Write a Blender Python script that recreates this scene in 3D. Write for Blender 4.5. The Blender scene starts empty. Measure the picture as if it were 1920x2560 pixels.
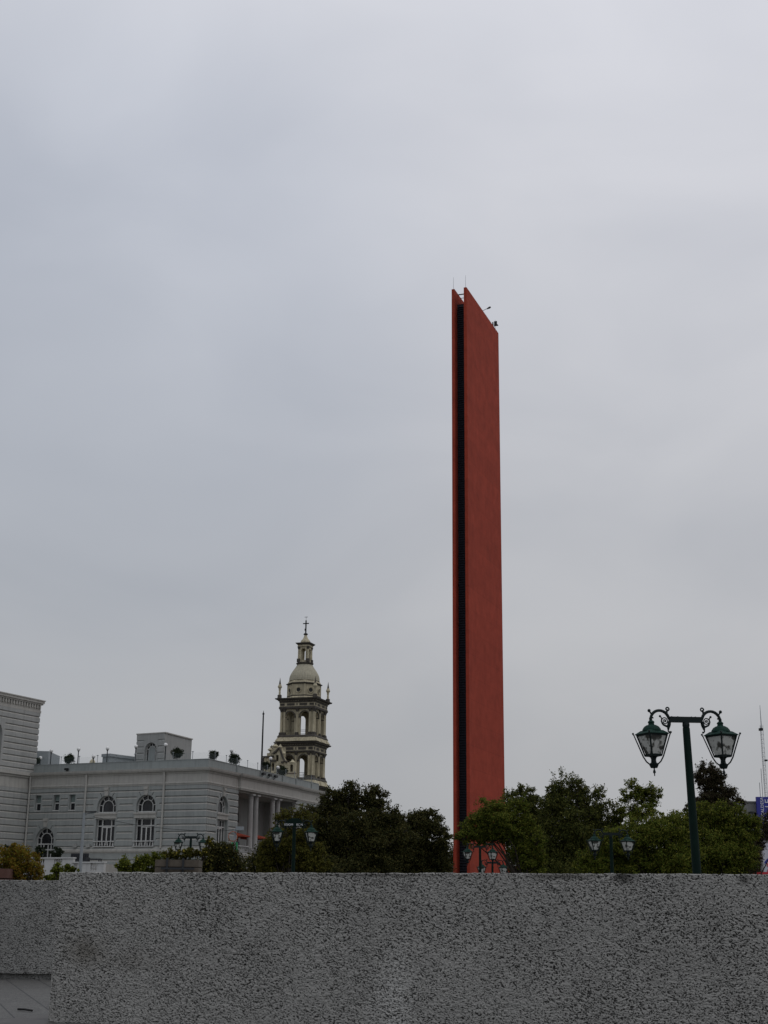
import bpy, bmesh, math, random
import numpy as np
from mathutils import Vector, Matrix
from mathutils.geometry import delaunay_2d_cdt
R_ = math.radians
C = bpy.context.scene.collection
SC = bpy.context.scene

# ------------------------------------------------------------------ camera, sky, sun, exposure
FPX, EYE = 3340.0, 1.6
PITCH = math.atan(965 / FPX)
ROLL = 135 / (FPX * FPX / 965)
_F = Vector((0, math.cos(PITCH), math.sin(PITCH)))
_R0 = Vector((1, 0, 0)); _U0 = Vector((0, -math.sin(PITCH), math.cos(PITCH)))
_R = math.cos(ROLL) * _R0 + math.sin(ROLL) * _U0
_U = -math.sin(ROLL) * _R0 + math.cos(ROLL) * _U0
cd = bpy.data.cameras.new('camera'); cam = bpy.data.objects.new('camera', cd); C.objects.link(cam)
cd.sensor_fit = 'VERTICAL'; cd.sensor_height = 36; cd.lens = FPX / 2560 * 36
cd.clip_start = 0.1; cd.clip_end = 6000
mw = Matrix((( _R.x, _U.x, -_F.x, 0), (_R.y, _U.y, -_F.y, 0), (_R.z, _U.z, -_F.z, EYE), (0, 0, 0, 1)))
cam.matrix_world = mw
SC.camera = cam

SUN_EL, SUN_AZ = R_(58), R_(120)          # behind the cloud, to the right and a little behind the viewer
w = bpy.data.worlds.new('World'); SC.world = w; w.use_nodes = True
nt = w.node_tree; N = nt.nodes; Lk = nt.links; N.clear()
def nd(tree, typ, **kw):
    n = tree.nodes.new(typ)
    for k, v in kw.items():
        if k.startswith('i_'):
            n.inputs[k[2:].replace('_', ' ')].default_value = v
        else: setattr(n, k, v)
    return n
out = nd(nt, 'ShaderNodeOutputWorld'); bg = nd(nt, 'ShaderNodeBackground'); bgs = nd(nt, 'ShaderNodeBackground')
sky = nd(nt, 'ShaderNodeTexSky', sky_type='NISHITA', sun_disc=False, sun_elevation=SUN_EL, sun_rotation=SUN_AZ)
Lk.new(sky.outputs[0], bgs.inputs[0]); bgs.inputs[1].default_value = 0.06
tc = nd(nt, 'ShaderNodeTexCoord'); sep = nd(nt, 'ShaderNodeSeparateXYZ'); Lk.new(tc.outputs['Generated'], sep.inputs[0])
ramp = nd(nt, 'ShaderNodeValToRGB')
Lk.new(sep.outputs['Z'], ramp.inputs[0])
cr = ramp.color_ramp; cr.interpolation = 'B_SPLINE'
cr.elements[0].position = 0.0; cr.elements[0].color = (0.405, 0.412, 0.425, 1)
cr.elements[1].position = 1.0; cr.elements[1].color = (0.86, 0.88, 0.94, 1)
for p, c in ((0.07, (0.425, 0.432, 0.447)), (0.20, (0.490, 0.502, 0.525)), (0.38, (0.560, 0.578, 0.620)), (0.60, (0.665, 0.685, 0.745))):
    el = cr.elements.new(p); el.color = (*c, 1)
# soft cloud structure: long low-contrast billows, thinner toward the hidden sun on the right
mp = nd(nt, 'ShaderNodeMapping'); Lk.new(tc.outputs['Generated'], mp.inputs[0]); mp.inputs['Scale'].default_value = (1.6, 1.2, 3.2)
mp.inputs['Location'].default_value = (0.35, 0.1, 0.2)
n1 = nd(nt, 'ShaderNodeTexNoise'); n1.inputs['Scale'].default_value = 2.6; n1.inputs['Detail'].default_value = 4; n1.inputs['Roughness'].default_value = 0.45
n1.inputs['Distortion'].default_value = 0.4
Lk.new(mp.outputs[0], n1.inputs['Vector'])
mr = nd(nt, 'ShaderNodeMapRange'); Lk.new(n1.outputs['Fac'], mr.inputs[0])
for i, v in ((1, 0.30), (2, 0.70), (3, 0.0), (4, 1.0)): mr.inputs[i].default_value = v
mrc = nd(nt, 'ShaderNodeMix', data_type='RGBA'); Lk.new(mr.outputs[0], mrc.inputs[0]); mrc.inputs[6].default_value = (0.910, 0.920, 0.937, 1); mrc.inputs[7].default_value = (1.060, 1.057, 1.055, 1)
dotn = nd(nt, 'ShaderNodeVectorMath', operation='DOT_PRODUCT'); Lk.new(tc.outputs['Generated'], dotn.inputs[0])
dotn.inputs[1].default_value = Vector((0.62, 0.62, 0.48)).normalized()
mr2 = nd(nt, 'ShaderNodeMapRange'); Lk.new(dotn.outputs['Value'], mr2.inputs[0])
for i, v in ((1, 0.45), (2, 1.0), (3, 0.86), (4, 1.10)): mr2.inputs[i].default_value = v
mu = nd(nt, 'ShaderNodeVectorMath', operation='MULTIPLY'); Lk.new(mrc.outputs[2], mu.inputs[0]); Lk.new(ramp.outputs[0], mu.inputs[1])
mr4 = nd(nt, 'ShaderNodeMapRange'); Lk.new(dotn.outputs['Value'], mr4.inputs[0])
for i, v in ((1, 0.45), (2, 0.95), (3, 0.0), (4, 1.0)): mr4.inputs[i].default_value = v
mrd = nd(nt, 'ShaderNodeMix', data_type='RGBA'); Lk.new(mr4.outputs[0], mrd.inputs[0]); mrd.inputs[6].default_value = (0.885, 0.905, 0.930, 1); mrd.inputs[7].default_value = (1.060, 1.055, 1.062, 1)
vm = nd(nt, 'ShaderNodeVectorMath', operation='MULTIPLY'); Lk.new(mu.outputs[0], vm.inputs[0]); Lk.new(mrd.outputs[2], vm.inputs[1])
dk = nd(nt, 'ShaderNodeVectorMath', operation='DOT_PRODUCT'); Lk.new(tc.outputs['Generated'], dk.inputs[0]); dk.inputs[1].default_value = Vector((-0.19, 0.90, 0.385)).normalized()   # one thicker, bluer bank of cloud
dm_ = nd(nt, 'ShaderNodeMapRange', interpolation_type='SMOOTHSTEP'); Lk.new(dk.outputs['Value'], dm_.inputs[0])
for i, v in ((1, 0.955), (2, 0.998), (3, 0.0), (4, 1.0)): dm_.inputs[i].default_value = v
dmx = nd(nt, 'ShaderNodeMix', data_type='RGBA'); Lk.new(dm_.outputs[0], dmx.inputs[0]); dmx.inputs[6].default_value = (1.015, 1.0, 0.980, 1); dmx.inputs[7].default_value = (0.895, 0.905, 0.920, 1)
vm2 = nd(nt, 'ShaderNodeVectorMath', operation='MULTIPLY'); Lk.new(vm.outputs[0], vm2.inputs[0]); Lk.new(dmx.outputs[2], vm2.inputs[1])
Lk.new(vm2.outputs[0], bg.inputs[0]); bg.inputs[1].default_value = 1.0
mx = nd(nt, 'ShaderNodeMixShader'); mx.inputs[0].default_value = 0.95
Lk.new(bgs.outputs[0], mx.inputs[1]); Lk.new(bg.outputs[0], mx.inputs[2]); Lk.new(mx.outputs[0], out.inputs[0])

sl = bpy.data.lights.new('sun', 'SUN'); so = bpy.data.objects.new('sun', sl); C.objects.link(so)
sl.energy = 0.5; sl.angle = R_(60); sl.color = (1, 0.97, 0.92)
sd = Vector((math.sin(SUN_AZ) * math.cos(SUN_EL), math.cos(SUN_AZ) * math.cos(SUN_EL), math.sin(SUN_EL)))
so.rotation_euler = sd.to_track_quat('Z', 'Y').to_euler(); so.location = (60, -40, 120)
vs = SC.view_settings; vs.view_transform = 'Standard'; vs.look = 'None'; vs.exposure = 0.0; vs.gamma = 1.0; vs.use_curve_mapping = False
SC.display_settings.display_device = 'sRGB'

# ------------------------------------------------------------------ measuring: rays through the photograph's pixels (1920 x 2560)
def ray(u, v): return (u - 960) / FPX * _R - (v - 1280) / FPX * _U + _F
def atY(u, v, Y):
    d = ray(u, v); return Vector((0, 0, EYE)) + d * (Y / d.y)
def atZ(u, v, Z):
    d = ray(u, v); return Vector((0, 0, EYE)) + d * ((Z - EYE) / d.z)
def on_plane(u, v, P, D):
    d = ray(u, v); n = Vector((-D[1], D[0], 0)); o = Vector((0, 0, EYE))
    t = ((Vector((P[0], P[1], 0)) - o).dot(n)) / d.dot(n); return o + t * d
def ground_z(y):
    t = min(1, max(0, (y - 95) / 38)); return 3.3 * t * t * (3 - 2 * t)

# ------------------------------------------------------------------ materials
def mat(name, col, rough=0.8, var=0.0, vscale=3.0, bump=0.0, bscale=20.0, spec=0.3, metal=0.0, streak=0.0, island=None, stains_and_shade=None, joints=0):
    m = bpy.data.materials.new(name); m.use_nodes = True
    t = m.node_tree; b = t.nodes['Principled BSDF']
    b.inputs['Base Color'].default_value = (*col, 1); b.inputs['Roughness'].default_value = rough
    b.inputs['Specular IOR Level'].default_value = spec; b.inputs['Metallic'].default_value = metal
    tc = nd(t, 'ShaderNodeTexCoord'); cur = None
    def mixc(fac, a, c2, blend='MIX'):
        x = nd(t, 'ShaderNodeMix', data_type='RGBA', blend_type=blend)
        if hasattr(fac, 'default_value') or not isinstance(fac, (int, float)): t.links.new(fac, x.inputs[0])
        else: x.inputs[0].default_value = fac
        for s, i in ((a, 6), (c2, 7)):
            if isinstance(s, tuple): x.inputs[i].default_value = (*s[:3], 1)
            else: t.links.new(s, x.inputs[i])
        return x.outputs[2]
    cur = tuple(col)
    if var > 0:
        no = nd(t, 'ShaderNodeTexNoise'); no.inputs['Scale'].default_value = vscale; no.inputs['Detail'].default_value = 8; no.inputs['Roughness'].default_value = 0.65
        t.links.new(tc.outputs['Object'], no.inputs['Vector'])
        mrr = nd(t, 'ShaderNodeMapRange'); t.links.new(no.outputs['Fac'], mrr.inputs[0]); mrr.inputs[1].default_value = 0.3; mrr.inputs[2].default_value = 0.7
        cur = mixc(mrr.outputs[0], tuple(c * (1 - var) for c in col), tuple(min(1, c * (1 + var)) for c in col))
    if streak > 0:   # rain-washed vertical streaks of grime
        mpp = nd(t, 'ShaderNodeMapping'); mpp.inputs['Scale'].default_value = (2.2, 2.2, 0.12); t.links.new(tc.outputs['Object'], mpp.inputs[0])
        no2 = nd(t, 'ShaderNodeTexNoise'); no2.inputs['Scale'].default_value = 1.5; no2.inputs['Detail'].default_value = 7; t.links.new(mpp.outputs[0], no2.inputs['Vector'])
        mr3 = nd(t, 'ShaderNodeMapRange'); t.links.new(no2.outputs['Fac'], mr3.inputs[0]); mr3.inputs[1].default_value = 0.45; mr3.inputs[2].default_value = 0.75; mr3.inputs[4].default_value = streak
        cur = mixc(mr3.outputs[0], cur, tuple(c * 0.45 for c in col))
    if joints:       # pour joints of the concrete lifts
        sx = nd(t, 'ShaderNodeSeparateXYZ'); t.links.new(tc.outputs['Object'], sx.inputs[0]); m1 = nd(t, 'ShaderNodeMath', operation='DIVIDE'); t.links.new(sx.outputs['Z'], m1.inputs[0]); m1.inputs[1].default_value = joints
        m2 = nd(t, 'ShaderNodeMath', operation='FRACT'); t.links.new(m1.outputs[0], m2.inputs[0]); m3 = nd(t, 'ShaderNodeMath', operation='LESS_THAN'); t.links.new(m2.outputs[0], m3.inputs[0]); m3.inputs[1].default_value = 0.03
        fl = nd(t, 'ShaderNodeMath', operation='FLOOR'); t.links.new(m1.outputs[0], fl.inputs[0]); wn = nd(t, 'ShaderNodeTexWhiteNoise', noise_dimensions='1D'); t.links.new(fl.outputs[0], wn.inputs['W'])
        m4 = nd(t, 'ShaderNodeMath', operation='MULTIPLY'); t.links.new(wn.outputs['Value'], m4.inputs[0]); m4.inputs[1].default_value = 0.16
        m5 = nd(t, 'ShaderNodeMath', operation='MULTIPLY_ADD'); t.links.new(m3.outputs[0], m5.inputs[0]); m5.inputs[1].default_value = 0.22; t.links.new(m4.outputs[0], m5.inputs[2])
        cur = mixc(m5.outputs[0], cur, tuple(c * 0.45 for c in col))
    if island:
        g = nd(t, 'ShaderNodeNewGeometry'); rp = nd(t, 'ShaderNodeValToRGB'); t.links.new(g.outputs['Random Per Island'], rp.inputs[0])
        rp.color_ramp.elements[0].color = (*island[0], 1); rp.color_ramp.elements[1].color = (*island[-1], 1)
        for k in range(1, len(island) - 1):
            rp.color_ramp.elements.new(k / (len(island) - 1)).color = (*island[k], 1)
        cur = rp.outputs[0]
    if stains_and_shade:
        for (loc, rad, scol, amt) in stains_and_shade:
            mpp = nd(t, 'ShaderNodeMapping', vector_type='TEXTURE'); mpp.inputs['Location'].default_value = loc; mpp.inputs['Scale'].default_value = rad
            t.links.new(tc.outputs['Object'], mpp.inputs[0])
            ln = nd(t, 'ShaderNodeVectorMath', operation='LENGTH'); t.links.new(mpp.outputs[0], ln.inputs[0])
            no3 = nd(t, 'ShaderNodeTexNoise'); no3.inputs['Scale'].default_value = 4; no3.inputs['Detail'].default_value = 6; t.links.new(tc.outputs['Object'], no3.inputs['Vector'])
            ad = nd(t, 'ShaderNodeMath', operation='ADD'); t.links.new(ln.outputs['Value'], ad.inputs[0]); t.links.new(no3.outputs['Fac'], ad.inputs[1])
            m5 = nd(t, 'ShaderNodeMapRange'); t.links.new(ad.outputs[0], m5.inputs[0]); m5.inputs[1].default_value = 0.7; m5.inputs[2].default_value = 1.6; m5.inputs[3].default_value = amt; m5.inputs[4].default_value = 0
            cur = mixc(m5.outputs[0], cur, scol)
    if not isinstance(cur, tuple): t.links.new(cur, b.inputs['Base Color'])
    if bump > 0:
        no = nd(t, 'ShaderNodeTexNoise'); no.inputs['Scale'].default_value = bscale; no.inputs['Detail'].default_value = 6
        t.links.new(tc.outputs['Object'], no.inputs['Vector'])
        bp = nd(t, 'ShaderNodeBump'); bp.inputs['Strength'].default_value = bump; bp.inputs['Distance'].default_value = 0.05
        t.links.new(no.outputs['Fac'], bp.inputs['Height']); t.links.new(bp.outputs[0], b.inputs['Normal'])
    return m
def leaf_mat(name, cols):
    m = mat(name, cols[0], 0.8, island=cols, spec=0.06)
    t = m.node_tree; b = t.nodes['Principled BSDF']; o = t.nodes['Material Output']
    tr = nd(t, 'ShaderNodeBsdfTranslucent'); src = b.inputs['Base Color'].links[0].from_socket
    t.links.new(src, tr.inputs[0]); ms = nd(t, 'ShaderNodeMixShader'); ms.inputs[0].default_value = 0.3
    t.links.new(b.outputs[0], ms.inputs[1]); t.links.new(tr.outputs[0], ms.inputs[2]); t.links.new(ms.outputs[0], o.inputs[0])
    return m
M = {}
M['red'] = mat('red painted concrete', (0.308, 0.049, 0.028), 0.9, 0.18, 0.7, 0.35, 5, spec=0.15, streak=0.15, joints=2.45)
M['louver'] = mat('dark louvre metal', (0.019, 0.020, 0.028), 0.6, spec=0.15)
M['iron'] = mat('black iron', (0.012, 0.013, 0.014), 0.5)
M['band'] = mat('blue grey rusticated stucco', (0.285, 0.300, 0.292), 0.85, 0.10, 0.7, 0.1, 8, streak=0.35)
M['trim'] = mat('pale grey trim', (0.385, 0.375, 0.348), 0.8, 0.08, 0.9, streak=0.35)
M['wing'] = mat('grey stucco', (0.325, 0.330, 0.320), 0.85, 0.09, 0.8, streak=0.35)
M['parapet'] = mat('blue grey parapet', (0.262, 0.285, 0.282), 0.8, 0.09, 0.8, streak=0.3)
M['roofblock'] = mat('roof block grey', (0.30, 0.33, 0.345), 0.85, 0.06, 1, streak=0.15)
M['white'] = mat('white painted joinery', (0.50, 0.50, 0.485), 0.6)
M['glass'] = mat('dark window glass', (0.016, 0.017, 0.020), 0.12, 0.8, 0.9, spec=0.35)
M['shade'] = mat('window blind', (0.17, 0.21, 0.20), 0.7)
M['column'] = mat('grey column stone', (0.30, 0.295, 0.285), 0.8, 0.08, 2)
M['cream'] = mat('cream limestone', (0.43, 0.385, 0.272), 0.85, 0.22, 1.4, streak=0.75)
M['darkstone'] = mat('blackened stone', (0.070, 0.063, 0.054), 0.9, 0.3, 1.5)
M['dome'] = mat('ribbed dome plaster', (0.37, 0.345, 0.265), 0.85, 0.1, 1.2, streak=0.35)
M['green'] = mat('dark green paint', (0.003, 0.012, 0.009), 0.6, 0.2, 6, spec=0.10)
M['greencap'] = mat('green cap paint', (0.009, 0.030, 0.023), 0.65, 0.3, 9, spec=0.10)
M['greeniron'] = mat('green black iron', (0.006, 0.012, 0.012), 0.55, spec=0.2)
M['bark'] = mat('bark', (0.035, 0.028, 0.022), 0.95, 0.2, 8, 0.5, 15)
M['soil'] = mat('plaza paving far', (0.085, 0.085, 0.075), 0.9, 0.2, 0.3)
M['wood'] = mat('weathered planks', (0.095, 0.080, 0.064), 0.85, 0.2, 3)
M['redwood'] = mat('red brown planks', (0.10, 0.05, 0.04), 0.85, 0.2, 3)
M['galv'] = mat('galvanised steel', (0.24, 0.26, 0.275), 0.55, 0.08, 3, spec=0.4)
M['globe'] = mat('white globe', (0.78, 0.78, 0.77), 0.4)
M['umbrella'] = mat('red orange canvas', (0.26, 0.042, 0.020), 0.8)
M['orange'] = mat('orange paint', (0.33, 0.07, 0.02), 0.5)
M['brightgreen'] = mat('bright green paint', (0.02, 0.22, 0.08), 0.5)
M['purple'] = mat('purple shirt cloth', (0.16, 0.13, 0.24), 0.9)
M['skin'] = mat('skin', (0.25, 0.13, 0.09), 0.6)
M['hair'] = mat('dark hair', (0.015, 0.012, 0.010), 0.6)
M['trousers'] = mat('dark trousers', (0.03, 0.03, 0.04), 0.9)
M['blue'] = mat('blue sign face', (0.035, 0.040, 0.26), 0.5)
M['signwhite'] = mat('white sign face', (0.50, 0.52, 0.58), 0.5)
M['lettering'] = mat('white lettering', (0.70, 0.70, 0.72), 0.5)
M['redletter'] = mat('red lettering', (0.45, 0.03, 0.04), 0.5)
M['tower_grey'] = mat('office block wall', (0.20, 0.20, 0.195), 0.85, 0.1, 1)
M['sofa'] = mat('charcoal weave', (0.035, 0.038, 0.042), 0.9)
M['balus'] = mat('white balustrade plaster', (0.50, 0.50, 0.49), 0.8, 0.08, 2, streak=0.25)
M['stick'] = mat('black stick', (0.012, 0.012, 0.012), 0.8)
gm = bpy.data.materials.new('clear glass'); gm.use_nodes = True
t = gm.node_tree; o = t.nodes['Material Output']; b = t.nodes['Principled BSDF']
b.inputs['Base Color'].default_value = (0.25, 0.32, 0.33, 1); b.inputs['Roughness'].default_value = 0.05
tr = nd(t, 'ShaderNodeBsdfTransparent'); ms = nd(t, 'ShaderNodeMixShader'); ms.inputs[0].default_value = 0.04
t.links.new(tr.outputs[0], ms.inputs[1]); t.links.new(b.outputs[0], ms.inputs[2]); t.links.new(ms.outputs[0], o.inputs[0])
M['clear'] = gm
gm = bpy.data.materials.new('milky lantern glass'); gm.use_nodes = True
t = gm.node_tree; o = t.nodes['Material Output']; b = t.nodes['Principled BSDF']
b.inputs['Base Color'].default_value = (0.50, 0.52, 0.50, 1); b.inputs['Roughness'].default_value = 0.35
no = nd(t, 'ShaderNodeTexNoise'); no.inputs['Scale'].default_value = 7; tcn = nd(t, 'ShaderNodeTexCoord'); t.links.new(tcn.outputs['Object'], no.inputs['Vector'])
rp = nd(t, 'ShaderNodeValToRGB'); t.links.new(no.outputs['Fac'], rp.inputs[0]); rp.color_ramp.elements[0].color = (0.10, 0.10, 0.09, 1); rp.color_ramp.elements[0].position = 0.40
rp.color_ramp.elements[1].color = (0.80, 0.81, 0.78, 1); rp.color_ramp.elements[1].position = 0.5
t.links.new(rp.outputs[0], b.inputs['Base Color'])
tl = nd(t, 'ShaderNodeBsdfTranslucent'); t.links.new(rp.outputs[0], tl.inputs[0])
ms = nd(t, 'ShaderNodeMixShader'); ms.inputs[0].default_value = 0.55
t.links.new(b.outputs[0], ms.inputs[1]); t.links.new(tl.outputs[0], ms.inputs[2]); t.links.new(ms.outputs[0], o.inputs[0])
M['milk'] = gm

# ------------------------------------------------------------------ mesh helpers
def thing(name, label, cat, loc=(0, 0, 0), rz=0, group=None):
    o = bpy.data.objects.new(name, None); C.objects.link(o); o.location = loc; o.rotation_euler = (0, 0, rz)
    o['label'] = label; o['category'] = cat
    if group: o['group'] = group
    return o
def tag(o, label, cat, group=None):
    o['label'] = label; o['category'] = cat
    if group: o['group'] = group
    return o
class MB:
    """collects shapes into one mesh; T maps shape space to the space of the finished object's root"""
    def __init__(s, T=None): s.v = []; s.f = []; s.T = T or Matrix.Identity(4)
    def add(s, vs, fs):
        b = len(s.v); s.v += [tuple(s.T @ Vector(p)) for p in vs]; s.f += [tuple(i + b for i in f) for f in fs]; return s
    def box(s, x0, x1, y0, y1, z0, z1):
        return s.add([(x0, y0, z0), (x1, y0, z0), (x1, y1, z0), (x0, y1, z0), (x0, y0, z1), (x1, y0, z1), (x1, y1, z1), (x0, y1, z1)],
                     [(0, 3, 2, 1), (4, 5, 6, 7), (0, 1, 5, 4), (1, 2, 6, 5), (2, 3, 7, 6), (3, 0, 4, 7)])
    def frustum(s, x, y, z0, z1, a0, a1, rot=0, n=4):
        vs = []
        for z, a in ((z0, a0), (z1, a1)):
            for k in range(n):
                t = rot + 2 * math.pi * (k + 0.5) / n; vs.append((x + a * math.cos(t), y + a * math.sin(t), z))
        return s.add(vs, [tuple(range(n - 1, -1, -1)), tuple(range(n, 2 * n))] + [(k, (k + 1) % n, n + (k + 1) % n, n + k) for k in range(n)])
    def lathe(s, prof, n=16, x=0, y=0, rot=0, rib=None, cap=True):
        vs, fs = [], []
        for r, z in prof:
            for k in range(n):
                t = rot + 2 * math.pi * k / n; rr = r * (1 + (rib if rib and k % 2 else 0)); vs.append((x + rr * math.cos(t), y + rr * math.sin(t), z))
        for j in range(len(prof) - 1):
            for k in range(n): fs.append((j * n + k, j * n + (k + 1) % n, (j + 1) * n + (k + 1) % n, (j + 1) * n + k))
        if cap:
            fs.append(tuple(range(n - 1, -1, -1))); fs.append(tuple((len(prof) - 1) * n + k for k in range(n)))
        return s.add(vs, fs)
    def tube(s, pts, rad, n=8, closed=False):
        pts = [Vector(p) for p in pts]; m = len(pts); rad = rad if isinstance(rad, (list, tuple)) else [rad] * m
        vs, fs = [], []; up = Vector((0.123, 0.277, 1)).normalized()
        for i, p in enumerate(pts):
            a = pts[(i - 1) % m] if (closed or i > 0) else p; b_ = pts[(i + 1) % m] if (closed or i < m - 1) else p
            d = (b_ - a).normalized() if (b_ - a).length > 1e-9 else Vector((0, 0, 1))
            e1 = d.cross(up)
            if e1.length < 0.15: e1 = d.cross(Vector((1, 0.2, 0.1)))
            e1.normalize(); e2 = d.cross(e1)
            for k in range(n):
                t = 2 * math.pi * k / n; vs.append(p + rad[i] * (math.cos(t) * e1 + math.sin(t) * e2))
        for i in range(m if closed else m - 1):
            j = (i + 1) % m
            for k in range(n): fs.append((i * n + k, i * n + (k + 1) % n, j * n + (k + 1) % n, j * n + k))
        if not closed: fs += [tuple(range(n - 1, -1, -1)), tuple((m - 1) * n + k for k in range(n))]
        return s.add(vs, fs)
    def ball(s, c, r, n=10, m=7):
        prof = [(max(1e-4, r * math.sin(math.pi * j / m)), -r * math.cos(math.pi * j / m) + c[2]) for j in range(m + 1)]
        return s.lathe(prof, n, c[0], c[1])
    def sweep(s, path, prof, closed=False, sign=1):
        """path of (x,y), profile of (outward, z), mitred corners; outward = sign * left normal"""
        P = [Vector((p[0], p[1])) for p in path]; m = len(P); vs, fs = [], []; k = len(prof)
        for i in range(m):
            ns = []
            if closed or i > 0: d = (P[i] - P[(i - 1) % m]).normalized(); ns.append(Vector((-d.y, d.x)) * sign)
            if closed or i < m - 1: d = (P[(i + 1) % m] - P[i]).normalized(); ns.append(Vector((-d.y, d.x)) * sign)
            if len(ns) == 1: o = ns[0]
            else:
                h = (ns[0] + ns[1]); h = h / max(1e-6, h.length); o = h / max(0.3, h.dot(ns[0]))
            for a, z in prof: q = P[i] + o * a; vs.append((q.x, q.y, z))
        for i in range(m if closed else m - 1):
            j = (i + 1) % m
            for a in range(k): fs.append((i * k + a, i * k + (a + 1) % k, j * k + (a + 1) % k, j * k + a))
        if not closed: fs += [tuple(range(k)), tuple((m - 1) * k + a for a in range(k))[::-1]]
        return s.add(vs, fs)
    def region(s, outer, holes, y0, y1):
        """flat polygon minus holes in the x-z plane, extruded from y0 to y1"""
        co, ed = [], []
        for poly in [outer] + holes:
            b = len(co); co += [Vector(p) for p in poly]; ed += [(b + i, b + (i + 1) % len(poly)) for i in range(len(poly))]
        V, _, F, *_r = delaunay_2d_cdt(co, ed, [], 0, 1e-5)
        def inside(p, poly):
            r = False; j = len(poly) - 1
            for i in range(len(poly)):
                if (poly[i][1] > p[1]) != (poly[j][1] > p[1]) and p[0] < (poly[j][0] - poly[i][0]) * (p[1] - poly[i][1]) / (poly[j][1] - poly[i][1]) + poly[i][0]: r = not r
                j = i
            return r
        keep = []
        for f in F:
            c = sum((V[i] for i in f), Vector((0, 0))) / len(f)
            if inside(c, outer) and not any(inside(c, h) for h in holes): keep.append(tuple(f))
        cnt = {}
        for f in keep:
            for i in range(len(f)): a, b = f[i], f[(i + 1) % len(f)]; cnt.setdefault((min(a, b), max(a, b)), []).append((a, b))
        n = len(V); vs = [(p.x, y0, p.y) for p in V] + [(p.x, y1, p.y) for p in V]
        fs = [f for f in keep] + [tuple(i + n for i in f[::-1]) for f in keep]
        for k, l in cnt.items():
            if len(l) == 1: a, b = l[0]; fs.append((b, a, a + n, b + n))
        return s.add(vs, fs)
    def build(s, name, m, parent=None, smooth=False, fix=True):
        off = Vector((0, 0, 0))
        me = bpy.data.meshes.new(name); me.from_pydata(s.v, [], s.f)
        if fix:
            bm = bmesh.new(); bm.from_mesh(me); bmesh.ops.remove_doubles(bm, verts=bm.verts, dist=1e-5) if smooth else None
            bmesh.ops.recalc_face_normals(bm, faces=bm.faces); bm.to_mesh(me); bm.free()
        me.materials.append(m)
        if smooth:
            me.shade_smooth()
            try: me.set_sharp_from_angle(angle=R_(38))
            except Exception: pass
        o = bpy.data.objects.new(name, me); C.objects.link(o)
        if parent: o.parent = parent
        return o
def copy_tree(o, parent=None):
    c = o.copy(); C.objects.link(c); c.parent = parent
    for ch in list(o.children): copy_tree(ch, c)
    return c
def frame(P, D, root=None, inward=1):
    """x along D, y into the building, z up; expressed relative to an unrotated root"""
    d = Vector((D[0], D[1], 0)).normalized(); n = Vector((-d.y, d.x, 0)) * inward
    o = Vector((P[0], P[1], 0)) - (root.location if root else Vector((0, 0, 0)))
    return Matrix(((d.x, n.x, 0, o.x), (d.y, n.y, 0, o.y), (0, 0, 1, o.z), (0, 0, 0, 1)))
def text_mesh(name, body, size, m, parent, T, ext=0.02):
    cu = bpy.data.curves.new(name, 'FONT'); cu.body = body; cu.size = size; cu.extrude = ext; cu.align_x = 'CENTER'; cu.align_y = 'CENTER'
    to = bpy.data.objects.new(name + '_tmp', cu); C.objects.link(to)
    me = bpy.data.meshes.new_from_object(to.evaluated_get(bpy.context.evaluated_depsgraph_get())); bpy.data.objects.remove(to)
    me.transform(T); me.materials.clear(); me.materials.append(m)
    o = bpy.data.objects.new(name, me); C.objects.link(o); o.parent = parent; return o

# ------------------------------------------------------------------ ground
rows = [-60, -20, 0, 40, 70, 95, 100, 105, 110, 115, 120, 125, 130, 135, 160, 220, 400, 900, 2500]
xs = [-2500, -600, -120, -40, 0, 40, 120, 600, 2500]
vs = [(x, y, ground_z(y)) for y in rows for x in xs]; nx = len(xs)
g = MB().add(vs, [(j * nx + i, j * nx + i + 1, (j + 1) * nx + i + 1, (j + 1) * nx + i) for j in range(len(rows) - 1) for i in range(nx - 1)]).build('ground', M['soil'])
g['kind'] = 'structure'
# stone slab pavement in front of the plaza walls, joints cut diagonally
pm = bpy.data.materials.new('stone slabs'); pm.use_nodes = True; t = pm.node_tree; b = t.nodes['Principled BSDF']; b.inputs['Roughness'].default_value = 0.75
tcn = nd(t, 'ShaderNodeTexCoord'); mpn = nd(t, 'ShaderNodeMapping'); t.links.new(tcn.outputs['Object'], mpn.inputs[0])
mpn.inputs['Rotation'].default_value = (0, 0, R_(-19.6)); mpn.inputs['Location'].default_value = (-0.07, 1.5, 0)
br = nd(t, 'ShaderNodeTexBrick'); t.links.new(mpn.outputs[0], br.inputs['Vector']); br.offset = 0.0; br.squash = 1
br.inputs['Scale'].default_value = 1.0; br.inputs['Brick Width'].default_value = 0.58; br.inputs['Row Height'].default_value = 3.0; br.inputs['Mortar Size'].default_value = 0.014
br.inputs['Color1'].default_value = (0.100, 0.098, 0.091, 1); br.inputs['Color2'].default_value = (0.085, 0.083, 0.078, 1); br.inputs['Mortar'].default_value = (0.03, 0.03, 0.03, 1)
no = nd(t, 'ShaderNodeTexNoise'); no.inputs['Scale'].default_value = 1.0; no.inputs['Detail'].default_value = 10; no.inputs['Roughness'].default_value = 0.75
mp2 = nd(t, 'ShaderNodeMapping'); mp2.inputs['Scale'].default_value = (5, 14, 1); t.links.new(tcn.outputs['Object'], mp2.inputs[0]); t.links.new(mp2.outputs[0], no.inputs['Vector'])
mrn = nd(t, 'ShaderNodeMapRange'); t.links.new(no.outputs['Fac'], mrn.inputs[0]); mrn.inputs[1].default_value = 0.3; mrn.inputs[2].default_value = 0.75; mrn.inputs[3].default_value = 0.35; mrn.inputs[4].default_value = 1.6
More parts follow.
